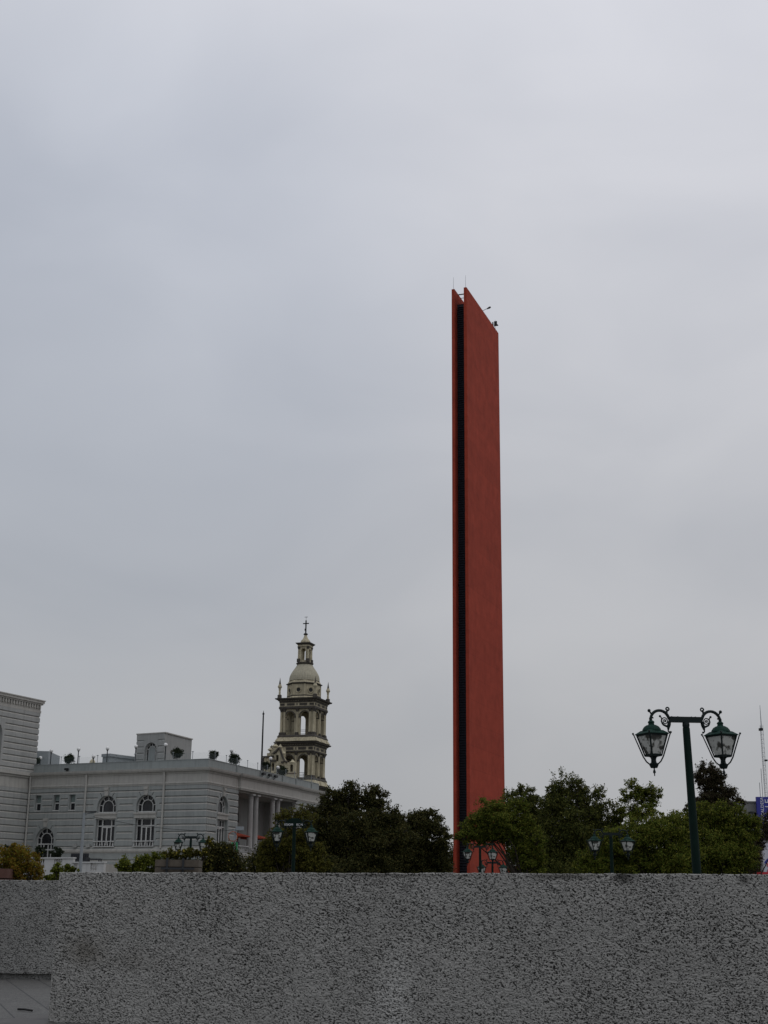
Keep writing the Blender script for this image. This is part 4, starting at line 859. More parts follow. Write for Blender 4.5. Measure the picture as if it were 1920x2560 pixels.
# small dome far beyond the casino roof
p = atY(231, 1905, 300)
sd_ = thing('small_dome', 'tiny cream dome with a cross seen over the casino parapet', 'dome', (p.x, p.y, 3.3))
k = 300 / FPX; hz = p.z - 3.3
MB().box(-7 * k, 7 * k, -7 * k, 7 * k, 0, hz - 2).build('tower', M['cream'], sd_)
MB().lathe([(7.5 * k, hz - 2), (7.5 * k, hz - .5), (7 * k, hz), (5.8 * k, hz + 3 * k), (3.5 * k, hz + 5.5 * k), (1.2 * k, hz + 7 * k), (1.0 * k, hz + 10 * k), (2 * k, hz + 11 * k), (.4 * k, hz + 13 * k)], 20).build('cupola', M['cream'], sd_, smooth=True)
MB().box(-.3 * k, .3 * k, -.3 * k, .3 * k, hz + 13 * k, hz + 19 * k).box(-1.5 * k, 1.5 * k, -.2 * k, .2 * k, hz + 16 * k, hz + 16.7 * k).build('cross', M['iron'], sd_)

# ------------------------------------------------------------------ plaza lamps
def make_lamp():
    t = thing('street_lamp', 'tall dark green twin lantern lamp post standing closest, just behind the grey wall', 'street lamp', (0, 0, 0), 0, 'twin lantern lamp posts of the plaza')
    H = 4.83; k = 0.000896
    X = lambda x: (x - 1290) * k
    Zc = lambda y: H + (490 - y) * k
    po = MB(); po.lathe([(0.16, 0), (0.16, 0.5), (0.13, 0.55), (0.085, 0.8), (0.078, 2.6), (0.067, Zc(690)), (0.066, Zc(660))], 10); po.build('post', M['green'], t, smooth=True)
    co = MB(); co.lathe([(0.05, Zc(662)), (0.06, Zc(650)), (0.068, Zc(600)), (0.062, Zc(545))], 10); co.box(X(930), -X(930), -0.045, 0.045, Zc(545), Zc(432))
    for x in (-.27, -.15, .12, .2): co.lathe([(.012, Zc(432)), (.012, Zc(420))], 6, x, 0)
    co.build('crossbar', M['greeniron'], t)
    for s in (-1, 1):
        Ts = Matrix.Scale(-s, 4, (1, 0, 0)) if s > 0 else Matrix.Identity(4)
        b = MB(Ts); pth = [(X(520), 0, Zc(545)), (X(520), 0, Zc(470))]
        for i in range(0, 13):
            a = R_(168 - 150 * i / 12); pth.append((X(722) + 200 * k * math.cos(a), 0, Zc(500) + 192 * k * math.sin(a)))
        pth.append((X(935), 0, Zc(470))); b.tube(pth, [0.028, 0.030] + [0.028] * 13 + [0.034], 8)
        b.tube([(X(545), 0, Zc(380)), (X(515), 0, Zc(345)), (X(497), 0, Zc(320))], [0.018, 0.014, 0.012], 6); b.ball((X(497), 0, Zc(315)), 0.032, 8, 6)
        b.tube([(X(880), 0, Zc(360)), (X(890), 0, Zc(310)), (X(905), 0, Zc(285))], [0.022, 0.018, 0.02], 6)
        b.tube([(X(905) + 34 * k * math.cos(R_(q)), 0, Zc(275) + 34 * k * math.sin(R_(q))) for q in range(-90, 230, 30)], 0.014, 6)
        b.ball((X(570), 0, Zc(460)), 0.016, 6, 5)
        sp = []
        for i in range(0, 34):
            a = R_(-120 + 22 * i); r = (12 + 2.4 * i) * k if i < 28 else (79 + (i - 28) * 4) * k; sp.append((X(830) + r * math.cos(a) * 0.85, 0, Zc(525) + r * math.sin(a) * .95))
        b.tube(sp, [0.008 + 0.0001 * i for i in range(34)], 7); b.ball((X(830), 0, Zc(525)), 0.017, 8, 6)
        b.tube([(X(930), 0, Zc(530)), (X(915), 0, Zc(600)), (X(893), 0, Zc(680)), (X(888), 0, Zc(730)), (X(915), 0, Zc(755))], [0.03, 0.034, 0.022, 0.013, 0.012], 8); b.ball((X(922), 0, Zc(748)), 0.02, 8, 6)
        b.tube([(X(775), 0, Zc(560)), (X(790), 0, Zc(600)), (X(850), 0, Zc(625)), (X(905), 0, Zc(640))], [0.016, 0.018, 0.02, 0.024], 6)
        b.tube([(X(765), 0, Zc(470)), (X(745), 0, Zc(440)), (X(730), 0, Zc(425))], 0.012, 6); b.ball((X(728), 0, Zc(425)), 0.022, 8, 6)
        b.tube([(X(765), 0, Zc(470)), (X(752), 0, Zc(530)), (X(775), 0, Zc(570))], 0.015, 6)
        b.build('bracket', M['greeniron'], t)
        # lantern : square cage turned a corner toward the viewer
        cx = X(525) * (1 if s < 0 else -1); rot = R_(14 if s < 0 else 20); lam = MB(Matrix.Translation((cx, 0, 0)) @ Matrix.Rotation(rot, 4, 'Z'))
        zt, zb = Zc(800), Zc(1235); ra, rb = 0.300, 0.150
        lam.lathe([(0.040, Zc(520)), (0.062, Zc(548)), (0.062, Zc(560)), (0.052, Zc(566)), (0.056, Zc(605)), (0.09, Zc(615)), (0.135, Zc(645)), (0.165, Zc(690)), (0.178, Zc(728))], 16)
        lam.frustum(0, 0, Zc(790), Zc(722), 0.315, 0.205); lam.frustum(0, 0, Zc(802), Zc(791), 0.318, 0.318)
        ca = lam.build('lantern', M['greencap'], t, smooth=False)
        fr = MB(lam.T)
        cor = [R_(90 * (q + .5)) for q in range(4)]
        for a in cor:
            fr.tube([(ra * .93 * math.cos(a), ra * .93 * math.sin(a), zt), (rb * math.cos(a), rb * math.sin(a), zb)], [.017, .014], 6)
            fr.ball((0.345 * math.cos(a), .345 * math.sin(a), Zc(772)), .02, 8, 6)
            fr.tube([(0.345 * math.cos(a), .345 * math.sin(a), Zc(780)), (0.325 * math.cos(a), .325 * math.sin(a), Zc(820)), (0.182 * math.cos(a), .182 * math.sin(a), Zc(1250)), (.13 * math.cos(a), .13 * math.sin(a), Zc(1350)), (.07 * math.cos(a), .07 * math.sin(a), Zc(1410))], [.011, .011, .013, .013, .013], 6)
        fr.frustum(0, 0, zb - .012, zb + .03, rb + .006, rb + .018); fr.frustum(0, 0, zt - .03, zt + .0, ra * .94, ra * .96)
        fr.lathe([(.085, zb - .013), (.055, Zc(1275)), (.045, Zc(1310)), (.05, Zc(1370)), (.09, Zc(1395)), (.082, Zc(1425)), (.06, Zc(1480)), (.012, Zc(1484)), (.012, Zc(1510)), (.024, Zc(1545)), (.026, Zc(1575)), (.010, Zc(1590)), (.010, Zc(1640))], 10)
        fr.build('cage', M['greeniron'], ca)
        gl = MB(lam.T); n_ = 4
        gl.frustum(0, 0, zb + .031, zt - .031, rb * .93, ra * .88); gl.build('glass', M['milk'], ca)
    return t
lamp = make_lamp(); lp = atY(1715.5, 1799, 24.8); lamp.location = (lp.x + 0.10, 24.8, lp.z - 4.83); lamp.rotation_euler = (R_(-0.5), R_(-1.2), R_(12))
bases = {}
def place_lamp(u, v, Y, rz, label, tilt=0):
    o = copy_tree(lamp); p = atY(u, v, Y); o.location = (p.x, Y, p.z - 4.83); o.rotation_euler = (0, R_(tilt), R_(rz)); o['label'] = label; return o
l2 = place_lamp(736, 2062, 55, -4, 'green twin lantern lamp post carrying a domed name plate before the loggia trees')
place_lamp(477.5, 2093, 75, -6, 'green twin lantern lamp post among yellow flowering bushes by the plank planter')
place_lamp(1527, 2085, 56, 4, 'green twin lantern lamp post in front of the dense trees on the tower’s far side'.replace('’', "'"))
place_lamp(1200, 2117, 75, 2, 'higher of the two lamp posts standing before the red tower foot')
place_lamp(1231, 2157, 87, 3, 'lower lamp post just behind the other one before the red tower foot')
for nm in ():
    pass
pl_ = MB(); H = 4.83
pl_.region([(-.34, H + .06)] + [(.34 * math.cos(R_(a)), H + .06 + .20 * math.sin(R_(a))) for a in range(0, 181, 15)], [], -.07, -.05)
pl_.box(-.40, .40, -.075, -.050, H - .07, H + .058); pn = pl_.build('name_plate', M['green'], l2)
for s_, tx in ((-.22, 'EGIOM'), (.22, 'EC N')):
    text_mesh('lettering', tx, 0.115, M['lettering'], pn, Matrix.Translation((s_, -.08, H)) @ Matrix.Rotation(R_(90), 4, 'X'), 0.003)
p = atY(509, 2147, 62)
gp = thing('green_post', 'plain green post half hidden in the flowering bush', 'post', (p.x, 62, 0))
MB().lathe([(.10, 0), (.10, .4), (.07, .5), (.065, p.z - .05)], 10).build('shaft', M['green'], gp); MB().lathe([(.075, p.z - .05), (.09, p.z), (.05, p.z + .08)], 10).build('cap', M['green'], gp)

# ------------------------------------------------------------------ grey street light, wire, hoop pole
pb, ptop = atY(199, 2175, 110), atY(211, 2032, 110)
sx = ptop.x
sl_ = thing('street_light', 'slender grey street light pole with a flat arm before the casino', 'street light', (sx, 110, ground_z(110)))
hz = ptop.z - ground_z(110)
MB().tube([(0, 0, 0), (0, 0, hz * .5), (0, 0, hz)], [.15, .125, .10], 10).build('pole', M['galv'], sl_)
arm = MB(); arm.tube([(0, 0, hz - .1), (.5, 0, hz - .02), (.9, 0, hz + .04)], .05, 8); arm.tube([(.05, 0, hz - .35), (.1, 0, hz - .75), (.4, 0, hz - .9), (.65, 0, hz - .75)], .02, 6); arm.build('arm', M['galv'], sl_)
MB().add([(.1, -.14, hz + .02), (1.0, -.14, hz + .06), (1.0, .14, hz + .06), (.1, .14, hz + .02), (.15, -.1, hz + .10), (.95, -.1, hz + .16), (.95, .1, hz + .16), (.15, .1, hz + .10)], [(0, 3, 2, 1), (4, 5, 6, 7), (0, 1, 5, 4), (1, 2, 6, 5), (2, 3, 7, 6), (3, 0, 4, 7)]).build('luminaire', M['iron'], sl_)
ph_ = atY(588, 2072, 100); pz = atY(583, 2140, 100)
hp = thing('hoop_pole', 'grey pole with an orange hoop over a bright green base column', 'sculpture', (ph_.x, 100, ground_z(100)))
hh = ph_.z - ground_z(100)
MB().tube([(0, 0, 0), (0, 0, hh)], .10, 8).build('pole', M['galv'], hp)
MB().tube([(-.12 + .34 * math.cos(R_(a)), -.12, hh - .55 + .34 * math.sin(R_(a))) for a in range(0, 360, 15)], .022, 6, closed=True).build('hoop', M['orange'], hp)
MB().box(.05, .62, -.15, .15, hh - .1, hh + .16).build('sign_box', M['galv'], hp)
gc = MB(); gc.box(-.22, -.105, -.14, .14, 0, hh - .95); gc.box(.105, .22, -.14, .14, 0, hh - .95); gc.box(-.22, .22, .105, .2, 0, hh - .95); gc.build('base_column', M['brightgreen'], hp)
w0 = atY(232, 2042, 110); wpts = [atY(u, v, Y) for u, v, Y in ((232, 2042, 110), (338, 2062, 107), (419, 2072, 105), (506, 2078, 102.5), (559, 2077, 101), (588, 2074, 100))]
tag(MB().tube(wpts, 0.02, 5).build('overhead_wire', M['iron']), 'thin dark cable sagging from the street light across the casino front', 'cable')

# ------------------------------------------------------------------ casino terrace: balustrades, sofa, hedge bushes, umbrellas, person
def terrace_wall(p0, p1, ztop, groups, label):
    d = p1 - p0; d.z = 0; L = d.length; t = thing('terrace_balustrade', label, 'balustrade', (p0.x, p0.y, 3.3)); T = frame(p0, d, t, 1); T[2][3] = -3.3
    b = MB(T); z0 = 3.2; h0 = ztop - .85
    b.box(0, L, -.12, .2, z0, h0)
    cur = 0
    for a, e in groups: 
        if a > cur: b.box(cur, a, -.1, .18, h0, ztop - .13)
        cur = e
    if cur < L: b.box(cur, L, -.1, .18, h0, ztop - .13)
    b.build('pier_wall', M['balus'], t)
    MB(T).box(-.05, L + .05, -.2, .28, ztop - .13, ztop).build('coping', M['balus'], t)
    for a, e in groups:
        n = max(2, int((e - a) / .24))
        for q in range(n):
            x = a + (q + .5) * (e - a) / n; H_ = ztop - .13 - h0
            MB(T).lathe([(.07, h0), (.05, h0 + .12 * H_), (.095, h0 + .35 * H_), (.045, h0 + .75 * H_), (.07, ztop - .13)], 8, x, .04).build('baluster', M['balus'], t)
pa, pb = atY(60, 2139.5, 143), atY(185, 2148.5, 139.5)
def along(p0, p1, u): 
    q = on_plane(u, 2150, p0, ((p1 - p0).normalized().x, (p1 - p0).normalized().y)); d = p1 - p0; d.z = 0; return (Vector((q.x, q.y, 0)) - Vector((p0.x, p0.y, 0))).dot(d.normalized())
terrace_wall(pa, pb, (pa.z + pb.z) / 2 + .02, [(along(pa, pb, 98), along(pa, pb, 114)), (along(pa, pb, 137), along(pa, pb, 158))], 'upper white terrace balustrade behind the yellow green bush')
pa, pb = atY(182, 2151.5, 139.2), atY(262, 2157, 137)
terrace_wall(pa, pb, (pa.z + pb.z) / 2, [(along(pa, pb, 188), along(pa, pb, 197)), (along(pa, pb, 229), along(pa, pb, 246))], 'lower white terrace balustrade stepping down past the grey pole')
tl = MB(); q0, q1 = atY(40, 2150, 144), atY(260, 2150, 140); zt = 4.62
tl.add([(x, y, z) for z in (3.0, zt) for x, y in ((q0.x, q0.y), (q1.x, q1.y), (q1.x + 1.5, q1.y + 13), (q0.x, q0.y + 22))], [(0, 1, 2, 3), (4, 5, 6, 7), (0, 1, 5, 4), (1, 2, 6, 5), (2, 3, 7, 6), (3, 0, 4, 7)])
tl.build('terrace', M['trim'])['kind'] = 'structure'
p = atY(196, 2143, 146)
sf = thing('garden_sofa', 'dark garden sofa beside the grey pole on the casino terrace', 'sofa', (p.x, 146, zt), R_(-8))
hz = atY(196, 2133, 146).z - zt
sb = MB(); sb.box(-.95, .95, .3, .55, 0.0, hz)
for q in range(9): sb.box(-.93 + .21 * q, -.80 + .21 * q, .22, .30, .5, hz - .05)
sb.build('backrest', M['sofa'], sf); MB().box(-.95, .95, -.45, .29, .0, .48).build('seat', M['sofa'], sf); MB().box(-1.1, -.951, -.45, .55, 0, .75).build('armrest', M['sofa'], sf); MB().box(.951, 1.1, -.45, .55, 0, .75).build('armrest', M['sofa'], sf)
p = atY(235, 2150, 144)
tb = thing('low_table', 'low dark table at the foot of the terrace sofa', 'table', (p.x, 144, zt), R_(-8))
hz = atY(235, 2146.5, 144).z - zt
MB().box(-.75, .75, -.4, .4, hz - .12, hz).build('tabletop', M['sofa'], tb)
for a in (-.65, .65):
    for c in (-.32, .32): MB().box(a - .05, a + .05, c - .05, c + .05, 0, hz - .12).build('leg', M['sofa'], tb)
def umbrella(u, v, s, depth, label):
    P = world(TRc, s, depth, 6.3)
    t = thing('patio_umbrella', label, 'umbrella', P, 0, 'red umbrellas in the loggia')
    h = 2.48; r = 1.75; n = 8; vs = [(0, 0, h)]; fs = []
    for k in range(n): a = 2 * math.pi * k / n; vs.append((r * math.cos(a), r * math.sin(a), h - .42))
    for k in range(n): a = 2 * math.pi * k / n; vs.append((r * math.cos(a), r * math.sin(a), h - .56))
    for k in range(n): fs.append((0, 1 + k, 1 + (k + 1) % n)); fs.append((1 + k, 1 + n + k, 1 + n + (k + 1) % n, 1 + (k + 1) % n))
    MB().add(vs, fs).build('canopy', M['umbrella'], t, fix=False)
    MB().tube([(0, 0, .1), (0, 0, h - .02)], .03, 8).build('pole', M['white'], t); MB().lathe([(.3, 0), (.3, .08), (.06, .12)], 12).build('base', M['iron'], t)
umbrella(603, 2085, 10.1, 1.0, 'red umbrella nearer the building corner in the loggia')
umbrella(655, 2092, 15.9, 1.0, 'second red umbrella farther along behind the paired columns')
def person():
    P = world(TRc, 10.3, 0.75, 6.3)
    t = thing('person', 'person in a purple shirt standing at the loggia balustrade', 'person', P, R_(15))
    V = {'pelvis': (0, 0, .90), 'belly': (0, .0, 1.05), 'chest': (0, 0, 1.28), 'neck': (0, 0, 1.42), 'head': (0, -.01, 1.52), 'top': (0, 0, 1.66), 'ls': (-.17, 0, 1.36), 'le': (-.22, -.02, 1.10), 'lh': (-.20, -.16, .92), 'rs': (.17, 0, 1.36), 're': (.22, -.02, 1.10), 'rh': (.20, -.16, .92),
         'lp': (-.09, 0, .86), 'lk': (-.10, -.01, .48), 'la': (-.10, .02, .09), 'lt': (-.10, -.12, .05), 'rp': (.09, 0, .86), 'rk': (.10, -.01, .48), 'ra': (.10, .02, .09), 'rt': (.10, -.12, .05)}
    Rr = {'pelvis': .13, 'belly': .125, 'chest': .14, 'neck': .05, 'head': .085, 'top': .065, 'ls': .06, 'le': .043, 'lh': .03, 'rs': .06, 're': .043, 'rh': .03, 'lp': .085, 'lk': .055, 'la': .04, 'lt': .035, 'rp': .085, 'rk': .055, 'ra': .04, 'rt': .035}
    E = [('pelvis', 'belly'), ('belly', 'chest'), ('chest', 'neck'), ('neck', 'head'), ('head', 'top'), ('chest', 'ls'), ('ls', 'le'), ('le', 'lh'), ('chest', 'rs'), ('rs', 're'), ('re', 'rh'), ('pelvis', 'lp'), ('lp', 'lk'), ('lk', 'la'), ('la', 'lt'), ('pelvis', 'rp'), ('rp', 'rk'), ('rk', 'ra'), ('ra', 'rt')]
    ks_ = list(V); me = bpy.data.meshes.new('body'); me.from_pydata([V[q] for q in ks_], [(ks_.index(a), ks_.index(b)) for a, b in E], [])
    o = bpy.data.objects.new('body', me); C.objects.link(o); o.modifiers.new('skin', 'SKIN'); o.modifiers.new('sub', 'SUBSURF').levels = 1
    sv = me.skin_vertices[0].data
    for i, q in enumerate(ks_): sv[i].radius = (Rr[q], Rr[q] * (.75 if q in ('chest', 'belly', 'pelvis') else 1)); sv[i].use_root = (i == 0)
    dm = bpy.data.meshes.new_from_object(o.evaluated_get(bpy.context.evaluated_depsgraph_get())); bpy.data.objects.remove(o)
    for m_ in (M['skin'], M['purple'], M['trousers']): dm.materials.append(m_)
    for pg in dm.polygons:
        z = pg.center.z; x = abs(pg.center.x); pg.material_index = 1 if (.93 < z < 1.41 and not (x > .16 and z < 1.05)) else (2 if z <= .93 and x < .17 else 0)
    dm.shade_smooth(); b_ = bpy.data.objects.new('body', dm); C.objects.link(b_); b_.parent = t
    hr = MB(); hr.lathe([(.085, 1.54), (.098, 1.60), (.085, 1.68), (.03, 1.72)], 12, 0, .02); hr.build('hair', M['hair'], t, smooth=True)
person()

# ------------------------------------------------------------------ building, signs and mast at the right edge
def right_block():
    Y = 135.0; gz = 3.3
    p0 = atY(1868, 2006, Y); p1 = atY(1892, 2006, Y); s0, s1 = atY(1891, 1992, Y - .6), atY(1891, 2056, Y - .6)
    t = thing('office_building', 'grey flat roofed building at the right edge behind the blue sign', 'building', (p0.x, Y, gz))
    H = p0.z - gz
    wn = [rect(a - p0.x, b - p0.x, atY(1880, 2053, Y).z - gz, atY(1880, 2031, Y).z - gz) for a, b in ((atY(1868.5, 2040, Y).x, atY(1880.5, 2040, Y).x), (atY(1883, 2040, Y).x, atY(1894, 2040, Y).x))]
    m_ = MB(); m_.region(rect(-2, 14, -.3, H), wn, 0, .3); m_.box(-2, 14, .7, 12, -.3, H - .05); m_.build('wall', M['tower_grey'], t)
    MB().box(-2.1, 14, -.1, 12, H, H + .12).build('coping', M['tower_grey'], t)
    for r_ in wn:
        w_ = MB(); w_.box(r_[0][0] + .01, r_[0][0] + .09, .1, .2, r_[0][1], r_[2][1]); w_.box(r_[1][0] - .09, r_[1][0] - .01, .1, .2, r_[0][1], r_[2][1]); wo = w_.build('window', M['white'], t)
        MB().box(r_[0][0] + .01, r_[1][0] - .01, .21, .3, r_[0][1] + .01, r_[2][1] - .01).build('pane', M['glass'], wo)
    b_ = MB(); a, c = atY(1872, 2028, Y), atY(1883, 2031, Y); b_.add([(a.x - p0.x, -.02, a.z - gz), (c.x - p0.x, -.02, a.z - gz), (c.x - p0.x + .05, -.6, c.z - gz), (a.x - p0.x - .05, -.6, c.z - gz)], [(0, 1, 2, 3)]); b_.build('awning', M['sofa'], t, fix=False)
    # blue sign hung on the facade, lettering runs upward
    sg = thing('blue_sign', 'blue sign with upright white lettering mounted high on the grey building', 'sign', (s0.x, Y - .6, gz))
    wS = 2.6; z0, z1 = s1.z - gz - .8, s0.z - gz
    sb_ = MB(); sb_.box(0, wS, 0, .35, z0, z1); pn = sb_.build('panel', M['blue'], sg)
    bk = MB(); bk.box(.3, .5, .35, .62, z0 + .3, z1 - .3); bk.build('bracket', M['iron'], sg)
    for tx, x, zc, sz in (('ESCALDESA', .52, z1 - 1.16, .43), ('SOL LE', 1.12, z1 - 1.5, .85)):
        tt = text_mesh('lettering', tx, sz, M['lettering'], pn, Matrix.Translation((x, -.02, zc)) @ Matrix.Rotation(R_(90), 4, 'X') @ Matrix.Rotation(R_(90), 4, 'Z'), .015)
    for u in (1901, 1907):
        a = atY(u, 1992, Y + 3); MB().tube([(a.x - p0.x, 3, H), (a.x - p0.x, 3, H + (3.6 if u > 1903 else 2.2))], .03, 6).build('whip_antenna', M['galv'], t)
    mb_, mt = atY(1915, 1992, Y + 4), atY(1899.5, 1762, Y + 4)
    ms = thing('radio_mast', 'thin lattice radio mast rising behind the blue sign', 'mast', (mb_.x, Y + 4, gz + H - .05))
    hm = mt.z - (gz + H); l_ = MB(); a = .17; z = 0; hl = hm * .80
    cs = [(a, 0), (-a * .5, a * .87), (-a * .5, -a * .87)]
    for x, y in cs: l_.tube([(x, y, 0), (x, y, hl)], .016, 6)
    while z < hl - .4:
        for i in range(3): l_.tube([(*cs[i], z), (*cs[(i + 1) % 3], z)], .012, 5); l_.tube([(*cs[i], z), (*cs[(i + 1) % 3], z + .45)], .009, 5)
        z += .45
    l_.build('lattice', M['galv'], ms); MB().tube([(0, 0, hl - .3), (0, 0, hm)], [.05, .02], 6).build('spike', M['galv'], ms)
    eq = MB(); eq.box(-.25, .1, -.2, .2, hl * .93, hl * .96); eq.box(.1, .4, -.1, .1, hl * .55, hl * .57); eq.build('equipment', M['iron'], ms)
    # white billboard with blue arc and red letters
    Yb = 118; a, c = atY(1905, 2108, Yb), atY(1909, 2190, Yb)
    bb = thing('billboard', 'white billboard with a blue arc and red letters at the right edge', 'billboard', (a.x, Yb, ground_z(Yb)))
    z1, z0 = a.z - ground_z(Yb), c.z - ground_z(Yb) - .6
    pan = MB().box(0, 3.2, 0, .2, z0, z1).build('panel', M['signwhite'], bb)
    MB().box(-.16, 0, -.03, .23, z0 - .2, z1 + .06).build('frame', M['tower_grey'], bb)
    for x in (.4, 2.8): MB().tube([(x, .1, 0), (x, .1, z0)], .09, 8).build('post', M['iron'], bb)
    pts = [(1.15 + 1.25 * math.cos(R_(q)), z0 + (z1 - z0) * .32 + 1.25 * math.sin(R_(q))) for q in range(40, 151, 10)]; pi_ = [(1.15 + 1.08 * math.cos(R_(q)), z0 + (z1 - z0) * .32 + 1.08 * math.sin(R_(q))) for q in range(150, 39, -10)]
    MB().region(pts + pi_, [], -.02, -.003).build('arc', M['blue'], pan)
    text_mesh('lettering', 'OS', .85, M['redletter'], pan, Matrix.Translation((.62, -.02, z0 + 1.15)) @ Matrix.Rotation(R_(90), 4, 'X') @ Matrix.Rotation(R_(90), 4, 'Z'), .012)
    a = atY(1905, 2183, 112); aw = MB(); gz2 = ground_z(112)
    ra = thing('kiosk', 'small kiosk with a red roof edge below the billboard', 'kiosk', (a.x, 112, gz2))
    MB().box(.15, 2.4, .1, 2, 0, a.z - gz2 - .12).build('body', M['tower_grey'], ra); MB().box(-.1, 2.6, -.1, 2.2, a.z - gz2 - .12, a.z - gz2 + .1).build('roof', M['redletter'], ra)
right_block()

# ------------------------------------------------------------------ planters and bushes
def bush(name, label, cat, blobs, Y, n, size, mk, seed, flowers=0, group=None, stems=10, aspect=.55):
    """blobs: (u, v, ru, rv) in photo pixels at distance Y"""
    rg = np.random.default_rng(seed); c0 = atY(blobs[0][0], blobs[0][1], Y); gz = ground_z(Y)
    t = thing(name, label, cat, (c0.x, Y, gz), 0, group); allp = []; st = MB()
    base = Vector((0, 0, 0)); k = Y / FPX
    tot = sum(b[2] * b[3] for b in blobs)
    for (u, v, ru, rv) in blobs:
        c = atY(u, v, Y); c = np.array([c.x - c0.x, 0, c.z - gz]); r = np.array([ru * k, min(ru, rv) * k * .9, rv * k])
        nn = int(n * ru * rv / tot); kc = max(14, nn // 55)
        d = rg.normal(size=(kc, 3)); d /= np.linalg.norm(d, axis=1, keepdims=True); cl = c + d * r * (rg.random((kc, 1)) ** .4)
        idx = rg.integers(0, kc, nn); pts = cl[idx] + rg.normal(size=(nn, 3)) * r.mean() * .13; allp.append(pts)
        if c[2] - r[2] > .1:        # skirts of the bush down to the ground
            ns = nn // 3; th_ = rg.uniform(0, 2 * math.pi, ns); q_ = rg.uniform(.55, 1, ns) * .85; allp.append(np.stack([c[0] + r[0] * q_ * np.cos(th_), c[1] + r[1] * q_ * np.sin(th_), rg.uniform(.05, max(.1, c[2] - r[2] * .5), ns)], -1))
        for q in cl[:stems]: st.tube([(c[0] * .6, 0, 0), tuple((c * .7 + np.array([0, 0, -.1])).tolist()), tuple(q)], [.035, .02, .006], 5)
    P = np.vstack(allp); P[:, 2] = np.maximum(P[:, 2], .05)
    leaf_obj('foliage', mkleaf(P, size, rg, aspect), LM[mk], t); st.build('stem', M['bark'], t)
    if flowers:
        f = P[rg.integers(0, len(P), flowers)] + np.array([0, -.12, .03]); leaf_obj('flowers', mkleaf(f, size * .75, rg, .9), LM['flower'], t)
    return t
bush('bush', 'big yellow green bush above the finer roughcast wall', 'bush', [(45, 2155, 50, 42), (10, 2145, 40, 30), (85, 2165, 26, 36), (50, 2185, 60, 30), (30, 2125, 28, 16)], 40, 9000, .035, 'gold', 1)
bush('shrub', 'small leafy lime shrub at the end of the long grey wall', 'shrub', [(150, 2180, 30, 18), (178, 2174, 20, 9), (125, 2196, 14, 10), (150, 2200, 30, 10)], 38, 1600, .05, 'lime', 2)
bush('shrub', 'dark round shrub left of the terrace arch door', 'shrub', [(101, 2129, 15, 12), (101, 2140, 13, 8)], 148, 1500, .10, 'topi', 3, group='clipped shrubs by the arch door')
bush('shrub', 'dark round shrub right of the terrace arch door', 'shrub', [(141, 2129, 16, 12), (141, 2140, 14, 8)], 147, 1500, .10, 'topi', 4, group='clipped shrubs by the arch door')
bush('shrub', 'dark wide shrub behind the yellow green bush by the wing', 'shrub', [(48, 2122, 20, 9), (15, 2122, 18, 8), (60, 2135, 14, 9)], 146, 2000, .10, 'topi', 5)
bush('flowering_bush', 'leafy bush left of the plank planter below the second window', 'bush', [(345, 2160, 50, 20), (380, 2145, 30, 16), (310, 2170, 25, 12), (350, 2182, 60, 14)], 58, 6500, .055, 'lime', 6, flowers=40)
bush('flowering_bush', 'bush with yellow blooms spreading over the plank planter', 'bush', [(440, 2138, 40, 12), (475, 2132, 30, 12), (505, 2128, 20, 12), (525, 2105, 12, 13)], 60, 3600, .055, 'olive', 7, flowers=60)
bush('flowering_bush', 'dark dome shaped bush with yellow blooms beside the hoop pole', 'bush', [(560, 2150, 55, 36), (545, 2130, 40, 25), (600, 2165, 25, 20), (580, 2178, 45, 14), (515, 2165, 25, 22), (525, 2175, 40, 16)], 61, 12000, .055, 'dark', 8, flowers=120)
def planter(u0, u1, v0, Y, m, label):
    a, b = atY(u0, v0, Y), atY(u1, v0, Y); L = b.x - a.x; t = thing('plank_planter', label, 'planter', (a.x, Y, ground_z(Y)), 0); H = a.z - ground_z(Y)
    nb = max(2, int(H / .28)); hb = H / nb
    for q in range(nb):
        o = MB(); o.box(0, L, 0, .06, q * hb, (q + 1) * hb - .03); o.box(0, L, 1.1, 1.16, q * hb, (q + 1) * hb - .03); o.box(-.06, -.002, 0, 1.16, q * hb, (q + 1) * hb - .03); o.box(L + .002, L + .06, 0, 1.16, q * hb, (q + 1) * hb - .03); o.build('plank', m, t)
    MB().box(.02, L - .02, .07, 1.09, .02, H - .15).build('soil', M['bark'], t)
    return t, L, H
t_, L_, H_ = planter(392, 494, 2147, 57, M['wood'], 'weathered plank planter with dark rails behind the long grey wall')
for x in (.44, 1.10): MB().box(x - .04, x + .04, -.08, -.002, 0, H_ + .04).build('post', M['sofa'], t_)
MB().box(.2, L_ - .1, -.13, -.082, H_ - .42, H_ - .34).build('rail', M['sofa'], t_)
planter(-60, 14, 2168, 39, M['redwood'], 'red brown plank box under the yellow green bush')

